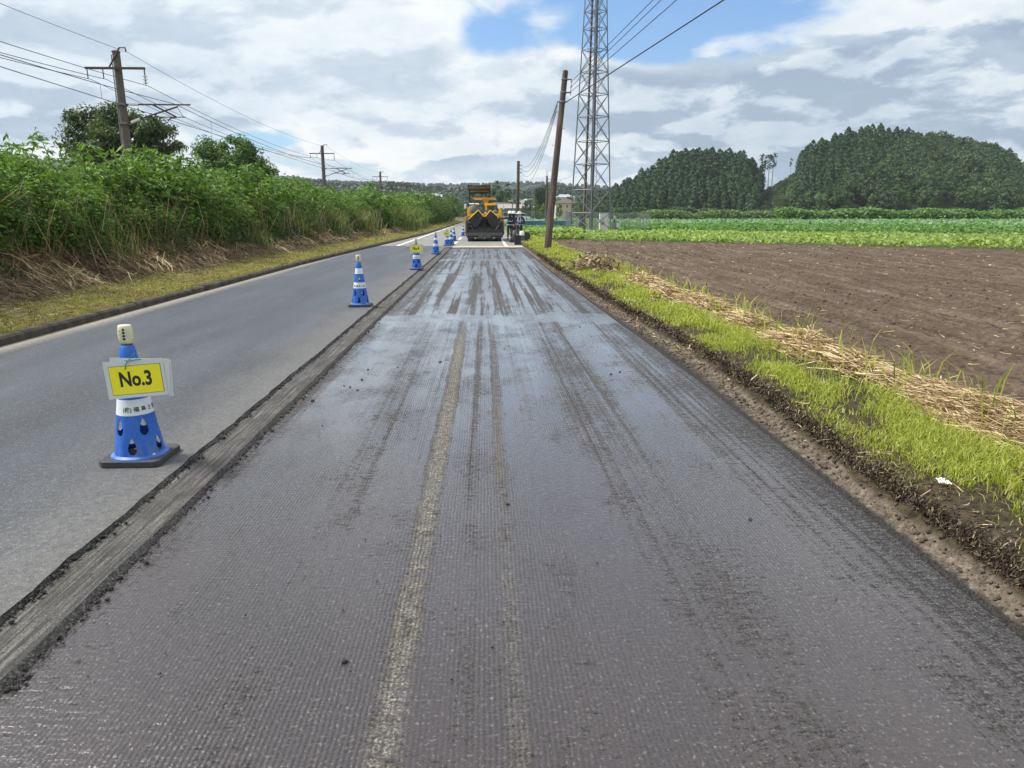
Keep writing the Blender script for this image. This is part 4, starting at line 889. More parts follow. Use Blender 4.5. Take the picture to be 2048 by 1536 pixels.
# white objects by the left hill
for i, (px, w_, l_) in enumerate(((1322, 6, 'long low white sheet covered row at the foot of the left hill'), (1384, 2.5, 'short white covered heap right of the long white row'))):
    p = P(px, 434, 232); MB().prism([(-w_/2, 0), (w_/2, 0), (w_/2-.3, .7), (w_/4, .85), (-w_/2+.3, .7)], 'y', -.8, .8).build('row_cover', 'plastic_white', None, False, (p.x, 232, 0)); tag(bpy.data.objects['row_cover' if i == 0 else 'row_cover.001'], l_, 'row cover')
plain('faded_red', (.30, .10, .10), .8, .2, 3.)
p = P(1368, 434, 230); t_ = empty('farm_machine', (p.x, 230, 0), 'small dull red farm machine parked between the white covers by the left hill', 'farm machine')
MB().prism([(-1.3, .5), (1.3, .5), (1.2, 1.1), (.2, 1.2), (.1, 1.9), (-1., 1.9), (-1.2, 1.1)], 'y', -.6, .6).build('body', 'faded_red', t_)
for sx, r_ in ((-.8, .55), (.8, .38)): MB().tube([(sx, -.75, r_), (sx, .75, r_)], r_, 14).build('wheel', 'dark_glass', t_)

# ------------------------------------------------------------------ poles and wires
plain('dark_wood', (.085, .062, .048), .85, .35, 5., bump=.6); plain('pole_concrete', (.115, .095, .08), .9, .3, 4., bump=.6); plain('grey_concrete_pole', (.26, .24, .21), .9, .2, 3., bump=.3)
plain('steel', (.16, .172, .195), .5, .12, 3., .35); plain('rusty_steel', (.10, .065, .05), .7, .3, 6., .3); plain('insulator', (.75, .74, .72), .3, .08, 5.); plain('wire_black', (.03, .03, .032), .6, .1, 3.); plain('wire_grey', (.13, .13, .13), .5, .1, 3.)
def wood_mat():
    m, t = mat('pole_wood'); o = t.obj(); g_ = t.noise(t.mul(o, (14., 14., .35)), 1., 5., .7); lo = t.noise(t.mul(o, (2., 2., .5)), 1., 3., .6)
    c = t.ramp(t.m('ADD', t.m('MULTIPLY', g_, .7), t.m('MULTIPLY', lo, .3)), [(.34, (.040, .028, .021)), (.5, (.095, .068, .052)), (.68, (.19, .15, .12))])
    t.out(t.pbr(c, .85, .3, t.bump(g_, .8, .02))); M['pole_wood'] = m
wood_mat()
def sag(a, b, s, n=24):
    a = Vector(a); b = Vector(b); return [a+(b-a)*(i/n)-Vector((0, 0, s*4*(i/n)*(1-i/n))) for i in range(n+1)]
def wire(spans, r, m, label, group=None):
    b = MB()
    for sp in spans: b.tube(sp, r, 5)
    o = b.build('overhead_wire', m, None, True); tag(o, label, 'wire', group); return o
# leaning wooden pole
base = P(1093, 507, 30.7); base.z = .05; top = P(1131, 142, 31.2)
ax = (top-base)
lp = empty('utility_pole', base, 'leaning brown wooden utility pole between the road and the bare field', 'utility pole')
MB().tube([(0, 0, -.4), tuple(ax*.3), tuple(ax*.7), tuple(ax)], [.155, .145, .125, .112], 18).build('pole_shaft', 'pole_wood', lp, True)
MB().tube([tuple(ax), tuple(ax*1.004)], [.112, .07], 18).build('pole_cap', 'rusty_steel', lp)
nx_ = ax.normalized()
for f, l_ in ((.955, .30), (.885, .30)):
    c = ax*f; MB().box((c.x+.13, c.y-.02, c.z), (.34, .05, .05)).build('bracket', 'steel', lp); MB().tube([tuple(c-nx_*.03), tuple(c+nx_*.03)], .135, 16).build('band', 'steel', lp)
c0 = ax*.955; MB().tube([(c0.x+.29, c0.y-.03, c0.z+.03), (c0.x+.25, c0.y-.03, c0.z-.62)], .012, 6).build('rack_rod', 'steel', lp)
wy = [165, 175, 185, 203]; att = []
for k in range(3):
    c = Vector((c0.x+.285-.012*k, c0.y-.03, c0.z-.08-.2*k)); MB().lathe([(.012, -.05), (.045, -.045), (.03, -.01), (.045, .02), (.03, .045), (.01, .05)], 12, c).build('insulator', 'insulator', lp, True); att.append(base+c)
c = ax*.835; MB().box((c.x, c.y-.02, c.z), (.42, .04, .045)).build('clamp', 'steel', lp); MB().tube([tuple(c-nx_*.04), tuple(c+nx_*.04)], .14, 16).build('band', 'steel', lp)
att.append(base+c+Vector((.18, -.05, 0)))
for f, sx in ((.69, 1), (.60, -1), (.78, -1)):
    c = ax*f; MB().tube([(c.x, c.y, c.z), (c.x+sx*.24, c.y, c.z)], .010, 6).build('step_bolt', 'steel', lp)
for f in (.42, .27, .14):
    c = ax*f; MB().lathe([(.0, 0), (.012, 0), (.012, .006)], 8, (c.x, c.y-.14, c.z)).build('tag_nail', 'insulator', lp)
for k, (pxt, nm) in enumerate(((1306, 'uppermost thin wire'), (1322, 'second thin wire'), (1353, 'third thin wire'), (1447, 'thick lowest cable'))):
    a = att[k]; e = P(pxt, 0, 20-.5*k); dd = (e-a); e2 = a+dd*2.6
    wire([sag(a, e2, .0 if k < 3 else .0)], (.010, .010, .011, .019)[k], 'wire_black', nm+' running from the leaning pole up and out over the field')
# second, third poles on the road side
q2 = P(1037, 322, 68); b2 = Vector((q2.x-.12, 68, .0))
p2 = empty('utility_pole', b2, 'dark slim wooden utility pole behind the workers', 'utility pole')
h2 = q2.z; MB().tube([(0, 0, -.3), (.06, 0, h2*.5), (.12, 0, h2)], [.20, .16, .13], 14).build('pole_shaft', 'pole_wood', p2, True)
for f in (.94, .89, .84): MB().box((.12*f+.12, -.02, h2*f), (.34, .05, .05)).build('bracket', 'steel', p2); MB().lathe([(.02, -.05), (.06, -.04), (.06, .04), (.02, .05)], 10, (.12*f+.28, -.02, h2*f+.06)).build('insulator', 'insulator', p2)
q3 = P(1094, 352, 100); p3 = empty('utility_pole', (q3.x, 100, 0), 'slim pole just left of the leaning pole, far down the road', 'utility pole')
MB().tube([(0, 0, -.3), (0, 0, q3.z)], [.19, .13], 12).build('pole_shaft', 'pole_wood', p3, True); MB().box((0, 0, q3.z+.35), (.05, .05, .8)).build('mast', 'steel', p3); MB().box((.25, 0, q3.z-.4), (.6, .06, .06)).build('bracket', 'steel', p3)
left_att = base+ax*.835+Vector((-.2, -.04, 0))
for k in range(4):
    a = left_att+Vector((.0, 0, -.08*k*k*.4)) if k < 3 else left_att-nx_*.35
    b_ = b2+Vector((.4, -.02, h2*(.94-.05*min(k, 3))-(0.55 if k == 3 else 0)))
    wire([sag(a, b_, (1.0, 1.15, 1.3, 1.2)[k])], .011, 'wire_black', ('highest', 'second highest', 'third', 'lowest')[k]+' slack wire hanging from the leaning pole to the dark slim pole')
for k, s_ in enumerate((1.0, 1.4)):
    wire([sag(b2+Vector((.2, 0, h2*(.80-.1*k))), Vector((q3.x, 100, q3.z+.3-.6*k)), s_)], .012, 'wire_black', ('upper', 'lower')[k]+' slack wire between the dark slim pole and the far slim pole')
wire([sag(b2+Vector((.15, 0, h2*.78)), P(1062, 388, 150), .2)], .014, 'wire_black', 'short service wire dropping right from the dark slim pole towards the houses')
# pale pole and dark pole inside the tower
q4 = P(1172, 325, 76); p4 = empty('utility_pole', (q4.x, 76, 0), 'pale concrete pole seen through the left side of the steel tower', 'utility pole')
MB().tube([(0, 0, -.3), (0, 0, q4.z)], [.19, .14], 14).build('pole_shaft', 'grey_concrete_pole', p4, True); MB().box((0, -.1, q4.z-.35), (.8, .06, .06)).build('crossarm', 'steel', p4)
wire([sag((q4.x, 76, q4.z-.2), (q3.x, 100, q3.z+.2), 1.0)], .012, 'wire_grey', 'thin wire from the far slim pole to the pale pole behind the tower')

# railway masts
def mast(x, Y, zt, label, first=None):
    t_ = empty('railway_pole', (x, Y, .7), label, 'catenary pole', 0., 'railway poles along the left line')
    h = zt-.7
    MB().tube([(0, 0, -.3), (0, 0, h)], [.20, .155], 16).build('pole_shaft', 'pole_concrete', t_, True)
    MB().tube([(0, 0, h), (0, 0, h+.06)], [.2, .14], 12).build('pole_cap', 'rusty_steel', t_)
    MB().tube([(-.15, -.2, 0), (-.12, -.2, h*.98)], .022, 6).build('conduit', 'steel', t_)
    za = 7.80-.7
    arm = MB(); arm.box((-.02, -.22, za), (2.55, .09, .09)); arm.build('crossarm', 'rusty_steel', t_)
    MB().tube([(-.3, -.2, za), (.25, -.2, h+.13), (.5, -.2, h+.13), (.52, -.2, h-.02)], .035, 6).build('earth_wire_bracket', 'rusty_steel', t_)
    for xx, zz in ((-1.22, .42), (-.55, .42)):
        MB().tube([(xx, -.22, za), (xx, -.22, za-zz)], .022, 6).build('hanger', 'rusty_steel', t_)
    ins = MB().tube([(1.22, -.22, za), (1.22, -.22, za-.65)], .025, 6).build('insulator_string', 'rusty_steel', t_)
    for k in range(3): MB().lathe([(.02, -.03), (.105, -.02), (.10, .0), (.02, .03)], 14, (1.22, -.22, za-.32-.13*k)).build('insulator', 'insulator', ins, True)
    z1 = 6.34-.7; z2 = 5.56-.7
    for zz in (z1, z2): MB().tube([(0, 0, zz-.05), (0, 0, zz+.05)], .235, 16).build('band', 'steel', t_)
    MB().tube([(.2, -.1, z1), (3.0, -.1, z1)], .035, 8).build('cantilever_tube', 'rusty_steel', t_)
    MB().tube([(.2, -.1, z2), (1.2, -.1, z2+.32), (2.45, -.1, z1-.08)], .035, 8).build('stay_tube', 'rusty_steel', t_)
    MB().tube([(1.35, -.1, z1), (2.35, -.1, z1-.52)], .035, 8).build('diagonal_tube', 'rusty_steel', t_)
    MB().tube([(1.2, -.1, z1-.52), (2.75, -.1, z1-.52)], .022, 6).build('steady_arm', 'rusty_steel', t_)
    MB().tube([(2.42, -.1, z1-.1), (2.65, -.1, z1-.52)], .012, 5).build('brace_wire', 'rusty_steel', t_)
    for zz, dz_ in ((z1, 0), (z2, .1)): MB().tube([(.35, -.1, zz+dz_*.3), (.75, -.1, zz+dz_*1.8)], .06, 10).build('insulator', 'insulator', t_)
    MB().tube([(1.95, -.1, z1-.68), (2.1, -.1, z1-.56), (2.3, -.1, z1-.56)], .03, 6).build('drop_bracket', 'steel', t_)
    return t_
MX = [(-15.95, 34, 8.5), (-16.75, 78, 8.56), (-17.3, 124, 8.57), (-17.4, 165, 8.5), (-17.8, 208, 8.6), (-18.0, 252, 8.6)]
ml = ['nearest railway pole with crossarm, rising over the weeds in front of the dark tree', 'second railway pole, right of the round green tree', 'third railway pole along the line, small above the weeds', 'fourth railway pole, just left of the far bushes', 'fifth railway pole, small between the fourth and the last', 'last and smallest railway pole before the paver']
for (x, Y, zt), l_ in zip(MX, ml): mast(x, Y, zt, l_)
def cat_line(dx, z, s, r, label, m='wire_black', drop=None):
    node = [(-15.2+dx, -10, z)]+[(x+dx, Y, z) for x, Y, zt in MX]+[(-18.3+dx, 296, z)]
    sp = [sag(node[i], node[i+1], s) for i in range(len(node)-1)]
    return wire(sp, r, m, label)
cat_line(.52, 8.47, .55, .009, 'topmost thin earth wire strung along the railway poles')
cat_line(-1.22, 7.38, .75, .013, 'left feeder wire under the railway crossarms')
cat_line(-.55, 7.38, .75, .013, 'inner feeder wire under the railway crossarms')
cat_line(1.22, 7.12, .6, .012, 'feeder wire hanging from the disc insulators of the railway poles')
cat_line(2.3, 6.38, .55, .014, 'messenger wire of the railway overhead line')
cw = cat_line(2.3, 5.62, .0, .013, 'contact wire of the railway overhead line')
for i in range(4):
    a = MX[i-1] if i else (-15.2, -10, 0); b_ = MX[i] 
    for f in (.1, .25, .4, .55, .7, .85):
        x = a[0]+(b_[0]-a[0])*f; y = a[1]+(b_[1]-a[1])*f; zm = 6.38-.55*4*f*(1-f)
        MB().tube([(x+2.3, y, zm), (x+2.3, y, 5.62)], .007, 4).build('dropper', 'wire_black', cw)

# ------------------------------------------------------------------ steel tower
def tower():
    cx_, cy_ = 9.35, 64.; H = 30.; rz = R(38)
    t_ = empty('steel_tower', (cx_, cy_, 0), 'tall grey lattice steel tower with ladder standing in the fenced plot', 'tower', rz)
    hw = lambda z: 1.27*(1-z/H*.80)
    lv = [.35, 1.81, 3.73, 4.78+1.1, 7.26+.5, 9.46+.3, 11.55, 13.32, 15.04, 16.65, 17.98, 19.3, 20.6, 21.9, 23.1, 24.3, 25.4]
    cs = [(-1, -1), (1, -1), (1, 1), (-1, 1)]
    for i, (sx, sy) in enumerate(cs):
        b = MB().tube([(sx*hw(z), sy*hw(z), z) for z in (.3, 8, 16, 25.6)], [.062, .055, .046, .038], 8)
        b.build('leg', 'steel' if i != 2 else 'rusty_steel', t_, True)
        MB().box((sx*hw(0), sy*hw(0), .16), (.75, .75, .38), None, .03).build('footing', 'concrete', t_)
    for i in range(4):
        a, c = cs[i], cs[(i+1) % 4]; b = MB()
        for k in range(len(lv)-1):
            z0, z1 = lv[k], lv[k+1]; zm = (z0+z1)/2
            A = lambda z: Vector((a[0]*hw(z), a[1]*hw(z), z)); C_ = lambda z: Vector((c[0]*hw(z), c[1]*hw(z), z))
            r = .032 if z0 < 10 else .026
            b.tube([A(z0), C_(z1)], r, 5); b.tube([C_(z0), A(z1)], r, 5)
        b.build('cross_bracing', 'steel', t_)
    for z in lv[1:]:
        b = MB(); 
        for i in range(4):
            a, c = cs[i], cs[(i+1) % 4]; b.tube([(a[0]*hw(z), a[1]*hw(z), z), (c[0]*hw(z), c[1]*hw(z), z)], .03, 5)
        b.tube([(-hw(z), 0, z), (0, -hw(z), z)], .02, 4); b.tube([(hw(z), 0, z), (0, hw(z), z)], .02, 4); b.tube([(-hw(z), 0, z), (0, hw(z), z)], .02, 4); b.tube([(hw(z), 0, z), (0, -hw(z), z)], .02, 4)
        b.build('ring_frame', 'steel', t_)
    b = MB(); lx = .30; ly = -.15
    for s_ in (-.16, .16): b.tube([(lx+s_, ly, .4), (lx*.5+s_, ly, 25)], .018, 5)
    for z in np.arange(.6, 25, .33): xx = lx+(lx*.5-lx)*(z/25); b.tube([(xx-.16, ly, z), (xx+.16, ly, z)], .011, 4)
    b.build('ladder', 'steel', t_)
    MB().box((.55, .35, 12.6), (.17, .10, 24.6)).build('cable_tray', 'wire_black', t_)
    MB().tube([(-.35, .45, .2), (-.12, .15, 25)], [.10, .08], 10).build('riser_pipe', 'rusty_steel', t_)
    MB().tube([(0, 0, 25.4), (0, 0, 29)], .04, 8).build('antenna_mast', 'steel', t_)
    for a_ in (0, 2.09, 4.19): MB().box((.45*math.cos(a_), .45*math.sin(a_), 24.6), (.16, .16, 1.6), None, .02).build('antenna', 'plastic_white', t_)
    return t_
tower()
sl = MB().box((9.5, 64.2, .02), (4.6, 6.4, .16), None, .02).build('concrete_slab', 'concrete'); tag(sl, 'flat concrete slab under the steel tower', 'slab')
plain('cabinet_white', (.66, .65, .60), .5, .06, 3.); plain('cabinet_grey', (.16, .17, .18), .5, .1, 3.)
cab = empty('equipment_cabinet', (10.85, 66, .1), 'tall off white equipment cabinet right behind the tower', 'cabinet')
MB().box((0, 0, .95), (.78, .55, 1.6), None, .02).build('housing', 'cabinet_white', cab); MB().box((-.14, -.30, .78), (.30, .08, .26), None, .02).build('cooling_unit', 'cabinet_grey', cab)
for sx in (-.3, .3): MB().box((sx, 0, .08), (.08, .4, .16)).build('foot', 'cabinet_grey', cab)
MB().box((.30, -.285, 1.), (.03, .02, .18)).build('handle', 'cabinet_grey', cab)
def pbox(px0, px1, py0, py1, Y, name, label, cat, m, post=True):
    a = P(px0, py0, Y); b = P(px1, py1, Y); w = b.x-a.x; h = a.z-b.z
    t_ = empty(name, ((a.x+b.x)/2, Y, 0), label, cat); z = (a.z+b.z)/2
    MB().box((0, 0, z), (w, .3, h), None, .02).build('housing', m, t_); MB().box((0, -.16, z), (w*.8, .02, h*.8)).build('cover', m, t_); MB().box((w*.3, -.18, z), (.03, .02, .1)).build('handle', 'steel', t_)
    if post:
        for s_ in (-.3, .3): MB().tube([(s_*w, .1, 0), (s_*w, .1, b.z)], .025, 6).build('leg', 'steel', t_)
    return t_
pbox(1157, 1162, 433, 453, 65, 'meter_box', 'slim grey meter box on legs inside the fence, left of the tower centre', 'electrical box', 'cabinet_grey')
pbox(1162, 1167, 432, 452, 65.3, 'switch_box', 'black switch box next to the slim grey meter box', 'electrical box', 'wire_black')
pbox(1167, 1173, 436, 444, 65, 'junction_box', 'small pale junction box by the pale pole inside the tower', 'electrical box', 'cabinet_white')
tf = pbox(1224, 1233, 447, 457, 64, 'transformer', 'dark grey transformer right of the tower', 'transformer', 'cabinet_grey')
MB().tube([(0, 0, .9), (0, 0, 1.25)], [.10, .07], 8).build('bushing', 'wire_black', tf); MB().box((.0, 0, 1.42), (.14, .14, .22), None, .02).build('cap', 'cabinet_white', tf)
pbox(1233, 1238, 447, 455, 63.8, 'meter_box', 'small white meter box fixed beside the dark transformer', 'electrical box', 'cabinet_white')
# chain link fences
def mesh_mat():
    m, t = mat('chain_link'); o = t.pos(); x, y, z = t.xyz(o)
    a = t.m('ABSOLUTE', t.m('SINE', t.m('MULTIPLY', t.m('ADD', t.m('ADD', x, y), z), math.pi/.09))); b = t.m('ABSOLUTE', t.m('SINE', t.m('MULTIPLY', t.m('SUBTRACT', t.m('ADD', x, y), z), math.pi/.09)))
    k = t.m('LESS_THAN', t.m('MINIMUM', a, b), .09)
    ms = t.n('ShaderNodeMixShader', None, _0=k, _1=t.n('ShaderNodeBsdfTransparent').outputs[0], _2=t.pbr((.42, .45, .47), .5, .5, None, .3)).outputs[0]
    t.out(ms); M['chain_link'] = m
mesh_mat()
def fence(corners, h, label, step=1.9):
    t_ = empty('chain_link_fence', (corners[0][0], corners[0][1], 0), label, 'fence'); o0 = Vector((corners[0][0], corners[0][1], 0))
    for i in range(len(corners)-1):
        a = Vector((*corners[i], 0))-o0; b = Vector((*corners[i+1], 0))-o0; L = (b-a).length; n = max(1, round(L/step))
        for k in range(n+1 if i == len(corners)-2 else n):
            p = a+(b-a)*k/n; MB().tube([(p.x, p.y, 0), (p.x, p.y, h+.12)], .028, 6).build('post', 'steel', t_)
        for z in (h, .12): MB().tube([tuple(a+Vector((0, 0, z))), tuple(b+Vector((0, 0, z)))], .02, 5).build('rail', 'steel', t_)
        MB().add([a+Vector((0, 0, .12)), b+Vector((0, 0, .12)), b+Vector((0, 0, h)), a+Vector((0, 0, h))], [(0, 1, 2, 3)]).build('wire_mesh', 'chain_link', t_)
    return t_
fence([(7.3, 60.9), (12.2, 60.9), (15.2, 66.5), (15.4, 71.5), (8., 71.5), (7.3, 60.9)], 1.75, 'galvanised chain link fence around the steel tower')
fence([(4.2, 73), (8.3, 73)], 1.9, 'chain link fence in front of the blue sheet, left of the tower', 1.4)
def tarp():
    m, t = mat('blue_tarp'); o = t.obj(); nz = t.noise(t.mul(o, (3., 3., 1.)), 1.5, 4., .6)
    t.out(t.pbr(t.ramp(nz, [(.3, (.012, .09, .16)), (.7, (.03, .19, .33))]), .5, .4, t.bump(nz, .8, .05))); M['blue_tarp'] = m
    a = P(1044, 440, 80); b = P(1146, 458, 80); xs_ = np.linspace(a.x, b.x, 60)[None, :].repeat(8, 0); zz = np.linspace(max(b.z, .05), a.z-.1, 8)[:, None].repeat(60, 1)
    y_ = 80+(vn(xs_, zz, 1.4, 3)-.5)*.3; q = np.stack([xs_, y_, zz], -1); qs = np.stack([q[:-1, :-1], q[:-1, 1:], q[1:, 1:], q[1:, :-1]], -2).reshape(-1, 4, 3)
    t_ = empty('blue_sheet_fence', (0, 0, 0), 'blue sheeting stretched as a low fence behind the workers', 'sheet fence'); quads('sheet', qs, 'blue_tarp', t_)
    for x in np.linspace(a.x, b.x, 7): MB().tube([(x, 80.2, 0), (x, 80.2, 1.35)], .03, 6).build('post', 'steel', t_)
tarp()
for i, (px, l_, Y) in enumerate(((1025, 'grey street light post right of the paver mirror', 95), (1064, 'slim far pole beside the climbing road', 120))):
    top_ = P(px, 402 if i == 0 else 398, Y); t_ = empty('street_light', (top_.x, Y, 0), l_, 'lamp post')
    MB().tube([(0, 0, 0), (0, 0, top_.z)], .06, 8).build('post', 'steel', t_); MB().box((-.25, 0, top_.z), (.7, .2, .1), None, .02).build('lamp_head', 'plastic_white', t_)
gr = empty('guard_rail', (3.4, 112, 0), 'low pale guard rail along the field beyond the workers', 'guard rail')
MB().box((2.4, 0, .75), (6.5, .08, .3), None, .02).build('rail', 'plastic_white', gr)
for k in range(5): MB().tube([(-.6+k*1.5, .08, 0), (-.6+k*1.5, .08, .85)], .06, 8).build('post', 'plastic_white', gr)

# ------------------------------------------------------------------ traffic cones
def cone_mat():
    m, t = mat('cone_blue'); o = t.obj(); x, y, z = t.xyz(o); n1_ = t.noise(t.mul(o, (9., 9., 3.)), 1.5, 5., .7); sc = t.noise(t.mul(o, (60., 60., 6.)), 1., 3., .7)
    c = t.ramp(n1_, [(.3, (.010, .085, .42)), (.7, (.022, .15, .56))]); d_ = t.m('MULTIPLY', t.mr(t.m('ADD', z, t.m('MULTIPLY', n1_, .18)), .10, .30, 1., .12), t.mr(n1_, .42, .68, .0, .55))
    c = t.mix(d_, c, (.22, .24, .28)); c = t.mix(t.m('MULTIPLY', t.mr(sc, .62, .72, 0., 1.), .35), c, (.02, .03, .08))
    t.out(t.pbr(c, t.mr(n1_, .3, .7, .35, .6), .45)); M['cone_blue'] = m
cone_mat(); plain('cone_white', (.68, .72, .73), .45, .03, 5.); plain('rubber', (.045, .047, .05), .75, .25, 8., bump=.2)
plain('lamp_cream', (.66, .62, .42), .35, .06, 12.); plain('ink', (.02, .018, .018), .6, .05, 5.); plain('card_yellow', (.92, .82, .02), .4, .03, 5.); plain('laminate', (.66, .68, .66), .22, .05, 4.); plain('string_green', (.03, .20, .15), .7, .1, 5.)
def text_mesh(txt, size, bold=.0):
    c = bpy.data.curves.new('lettering', 'FONT'); c.body = txt; c.size = size; c.offset = bold; c.align_x = 'CENTER'; c.align_y = 'CENTER'; c.resolution_u = 3
    o = bpy.data.objects.new('tmp', c); COL.objects.link(o); dg = bpy.context.evaluated_depsgraph_get(); me = bpy.data.meshes.new_from_object(o.evaluated_get(dg)); me.name = 'lettering'
    bpy.data.objects.remove(o); bpy.data.curves.remove(c); return me
CR = lambda z: .152+(z-.035)/(.75-.035)*(.042-.152)
def make_cone():
    shell_ = MB().lathe([(.172, .036), (.170, .044), (CR(.055), .055)]+[(CR(z), z) for z in np.linspace(.08, .74, 12)]+[(.036, .752), (.030, .748)]+[(CR(z)-.005, z) for z in np.linspace(.735, .06, 10)]+[(.15, .040)], 60, closed=True).build('tmp_shell', 'cone_blue')
    cut = MB(); tear = [(0., .060), (.012, .038), (.022, .012), (.027, -.012), (.024, -.032), (.014, -.046), (0., -.051), (-.014, -.046), (-.024, -.032), (-.027, -.012), (-.022, .012), (-.012, .038)]
    for zc_, off, sc in ((.115, 0, 1.), (.235, 36, 1.), (.475, 10, .72)):
        for k in range(5 if sc == 1. else 4):
            a = R(-90+off+k*(72 if sc == 1. else 90)); dr = Vector((math.cos(a), math.sin(a), 0)); tg = Vector((-math.sin(a), math.cos(a), 0)); n = len(tear); rr = CR(zc_)
            vs = [dr*(rr-.03)+tg*(p[0]*sc)+Vector((0, 0, zc_+p[1]*sc)) for p in tear]+[dr*(rr+.04)+tg*(p[0]*sc)+Vector((0, 0, zc_+p[1]*sc)) for p in tear]
            cut.add(vs, [tuple(range(n)), tuple(range(2*n-1, n-1, -1))]+[(i, i+n, (i+1) % n+n, (i+1) % n) for i in range(n)])
    co = cut.build('tmp_cut', 'cone_blue'); md = shell_.modifiers.new('b', 'BOOLEAN'); md.object = co; md.operation = 'DIFFERENCE'; md.solver = 'EXACT'
    bpy.context.view_layer.update(); me = bpy.data.meshes.new_from_object(shell_.evaluated_get(bpy.context.evaluated_depsgraph_get())); me.name = 'cone_body'
    bpy.data.objects.remove(shell_); bpy.data.objects.remove(co); me.shade_smooth()
    try: me.set_sharp_from_angle(angle=R(35))
    except Exception: pass
    t_ = empty('traffic_cone', (0, 0, 0), 'blue traffic cone with white bands', 'traffic cone', 0., 'blue traffic cones along the milled edge')
    o = bpy.data.objects.new('cone_body', me); COL.objects.link(o); o.parent = t_
    c = .033; w = .188; MB().prism([(-w+c, -w), (w-c, -w), (w, -w+c), (w, w-c), (w-c, w), (-w+c, w), (-w, w-c), (-w, -w+c)], 'z', .002, .036).build('base_plate', 'rubber', t_)
    for z0, z1 in ((.315, .415), (.560, .655)):
        MB().lathe([(CR(z0)+.0015, z0), (CR(z1)+.0015, z1)], 60).build('white_band', 'cone_white', t_, True)
    MB().lathe([(.0, 0), (.010, 0), (.010, .006), (0, .007)], 12, (.125, -.085, .052)).build('white_plug', 'cone_white', t_)
    me2 = text_mesh('(株) 福 島 土 建', .034, .0006)
    for v in me2.vertices:
        r = CR(.352)+.003; a = -math.pi/2+v.co.x/r; rr = CR(.352+v.co.y)+.0032; v.co = (math.cos(a)*rr, math.sin(a)*rr, .352+v.co.y)
    me2.materials.clear(); me2.materials.append(M['ink']); o = bpy.data.objects.new('lettering', me2); COL.objects.link(o); o.parent = t_
    return t_
def make_lamp(t_, rz=0.):
    l = MB(); prof = [(.020, .745), (.030, .752), (.034, .765), (.040, .775), (.045, .80), (.046, .83), (.043, .862), (.039, .876), (.034, .879), (0, .879)]
    l.lathe(prof, 28); l.v = [(x, y*.66, z) for x, y, z in l.v]; lo = l.build('warning_lamp', 'lamp_cream', t_, True); lo.rotation_euler.z = rz
    for (x, z) in ((0, .852), (0, .832), (0, .812), (0, .793), (-.022, .842), (.022, .842), (-.022, .82), (.022, .82)):
        MB().lathe([(.0, 0), (.0075, 0), (.0075, .004)], 10).build('lens', 'ink' if x == 0 else 'laminate', lo, False, (x, -.031+abs(x)*.12, z)); 
    for o in lo.children: o.rotation_euler.x = R(90)
    MB().lathe([(.031, .745), (.035, .75), (.033, .762)], 20).build('collar', 'rubber', lo)
    return lo
proto = make_cone(); make_lamp(proto, R(6))
cones = [((-2.26, 4.50), 'nearest and largest blue cone, carrying the No.3 card', 48), ((-2.18, 12.5), 'second nearest blue cone with bare white bands and no card', 3), ((-1.99, 21.06), 'blue cone carrying the No.4 card', 0), ((-1.99, 29.5), 'blue cone with white bands between the No.4 and No.5 cards', 10),
         ((-1.95, 37.7), 'blue cone carrying the small No.5 card', 0), ((-1.76, 38.2), 'blue cone standing just behind the No.5 cone', 20), ((-1.88, 44.46), 'blue cone beyond the No.5 card, beside the centre dashes', 30), ((-1.62, 54.8), 'farthest blue cone, left of the paver rear', 15)]
allc = []
for i, ((x, y), lb, rz) in enumerate(cones):
    c = proto if i == 0 else copy_tree(proto); c.location = (x, y, .052); c['label'] = lb; allc.append((c, rz))
for c, rz in allc:
    for ch in c.children:
        if ch.name.startswith('lettering') or ch.name.startswith('cone_body'): ch.rotation_euler.z = R(rz if ch.name.startswith('lettering') else rz*.18)
def placard(x, y, z, txt, label, rz, roll, extra=True):
    t_ = empty('number_card', (x, y, z), label, 'sign', rz)
    def sheet(cx_, cz_, dy, w, h, m, nm, parent, th=.0015, rl=0.):
        o = MB().box((0, 0, 0), (w, th, h)).build(nm, m, parent, False, (cx_, dy, cz_)); o.rotation_euler = (0, rl, 0); return o
    if extra:
        sheet(.042, .0, .012, .36, .245, 'laminate', 'backing_sheet', t_, .0015, R(2)); sheet(.030, .012, .006, .36, .245, 'laminate', 'backing_sheet', t_, .0015, R(3))
    f = sheet(0, 0, 0, .365, .25, 'laminate', 'clear_sleeve', t_, .0015, roll)
    bd = sheet(.005, -.005, -.002, .318, .192, 'ink', 'card_border', f); y_ = sheet(.005, -.005, -.0035, .313, .187, 'card_yellow', 'yellow_card', f)
    me = text_mesh(txt, .135, .0042)
    me.transform(Matrix.Rotation(math.pi/2, 4, 'X')@Matrix.Scale(.74, 4, (1, 0, 0))); me.materials.clear(); me.materials.append(M['ink']); o = bpy.data.objects.new('lettering', me); COL.objects.link(o); o.parent = f; o.location = (.002, -.0052, -.003)
    MB().tube([(-.055, -.008, .065), (-.045, -.014, .10), (-.028, -.012, .125), (.01, -.012, .165), (.018, -.008, .175)], .003, 6).build('string', 'string_green', t_)
    MB().tube([(-.05, -.012, .128), (-.028, -.016, .122), (.01, -.012, .128), (.05, -.010, .131)], .0032, 6).build('string', 'string_green', t_)
    t_.scale = (.94, .94, .94); return t_
placard(-2.165, 4.365, .615, 'No.3', 'yellow No.3 card in clear sleeves tied to the nearest cone', R(8), R(-3))
placard(-1.99, 20.95, .66, 'No.4', 'yellow No.4 card tied to the third cone', 0, 0, True)
placard(-1.96, 37.57, .66, 'No.5', 'small yellow No.5 card on the cone near the end of the milled lane', 0, 0, False)

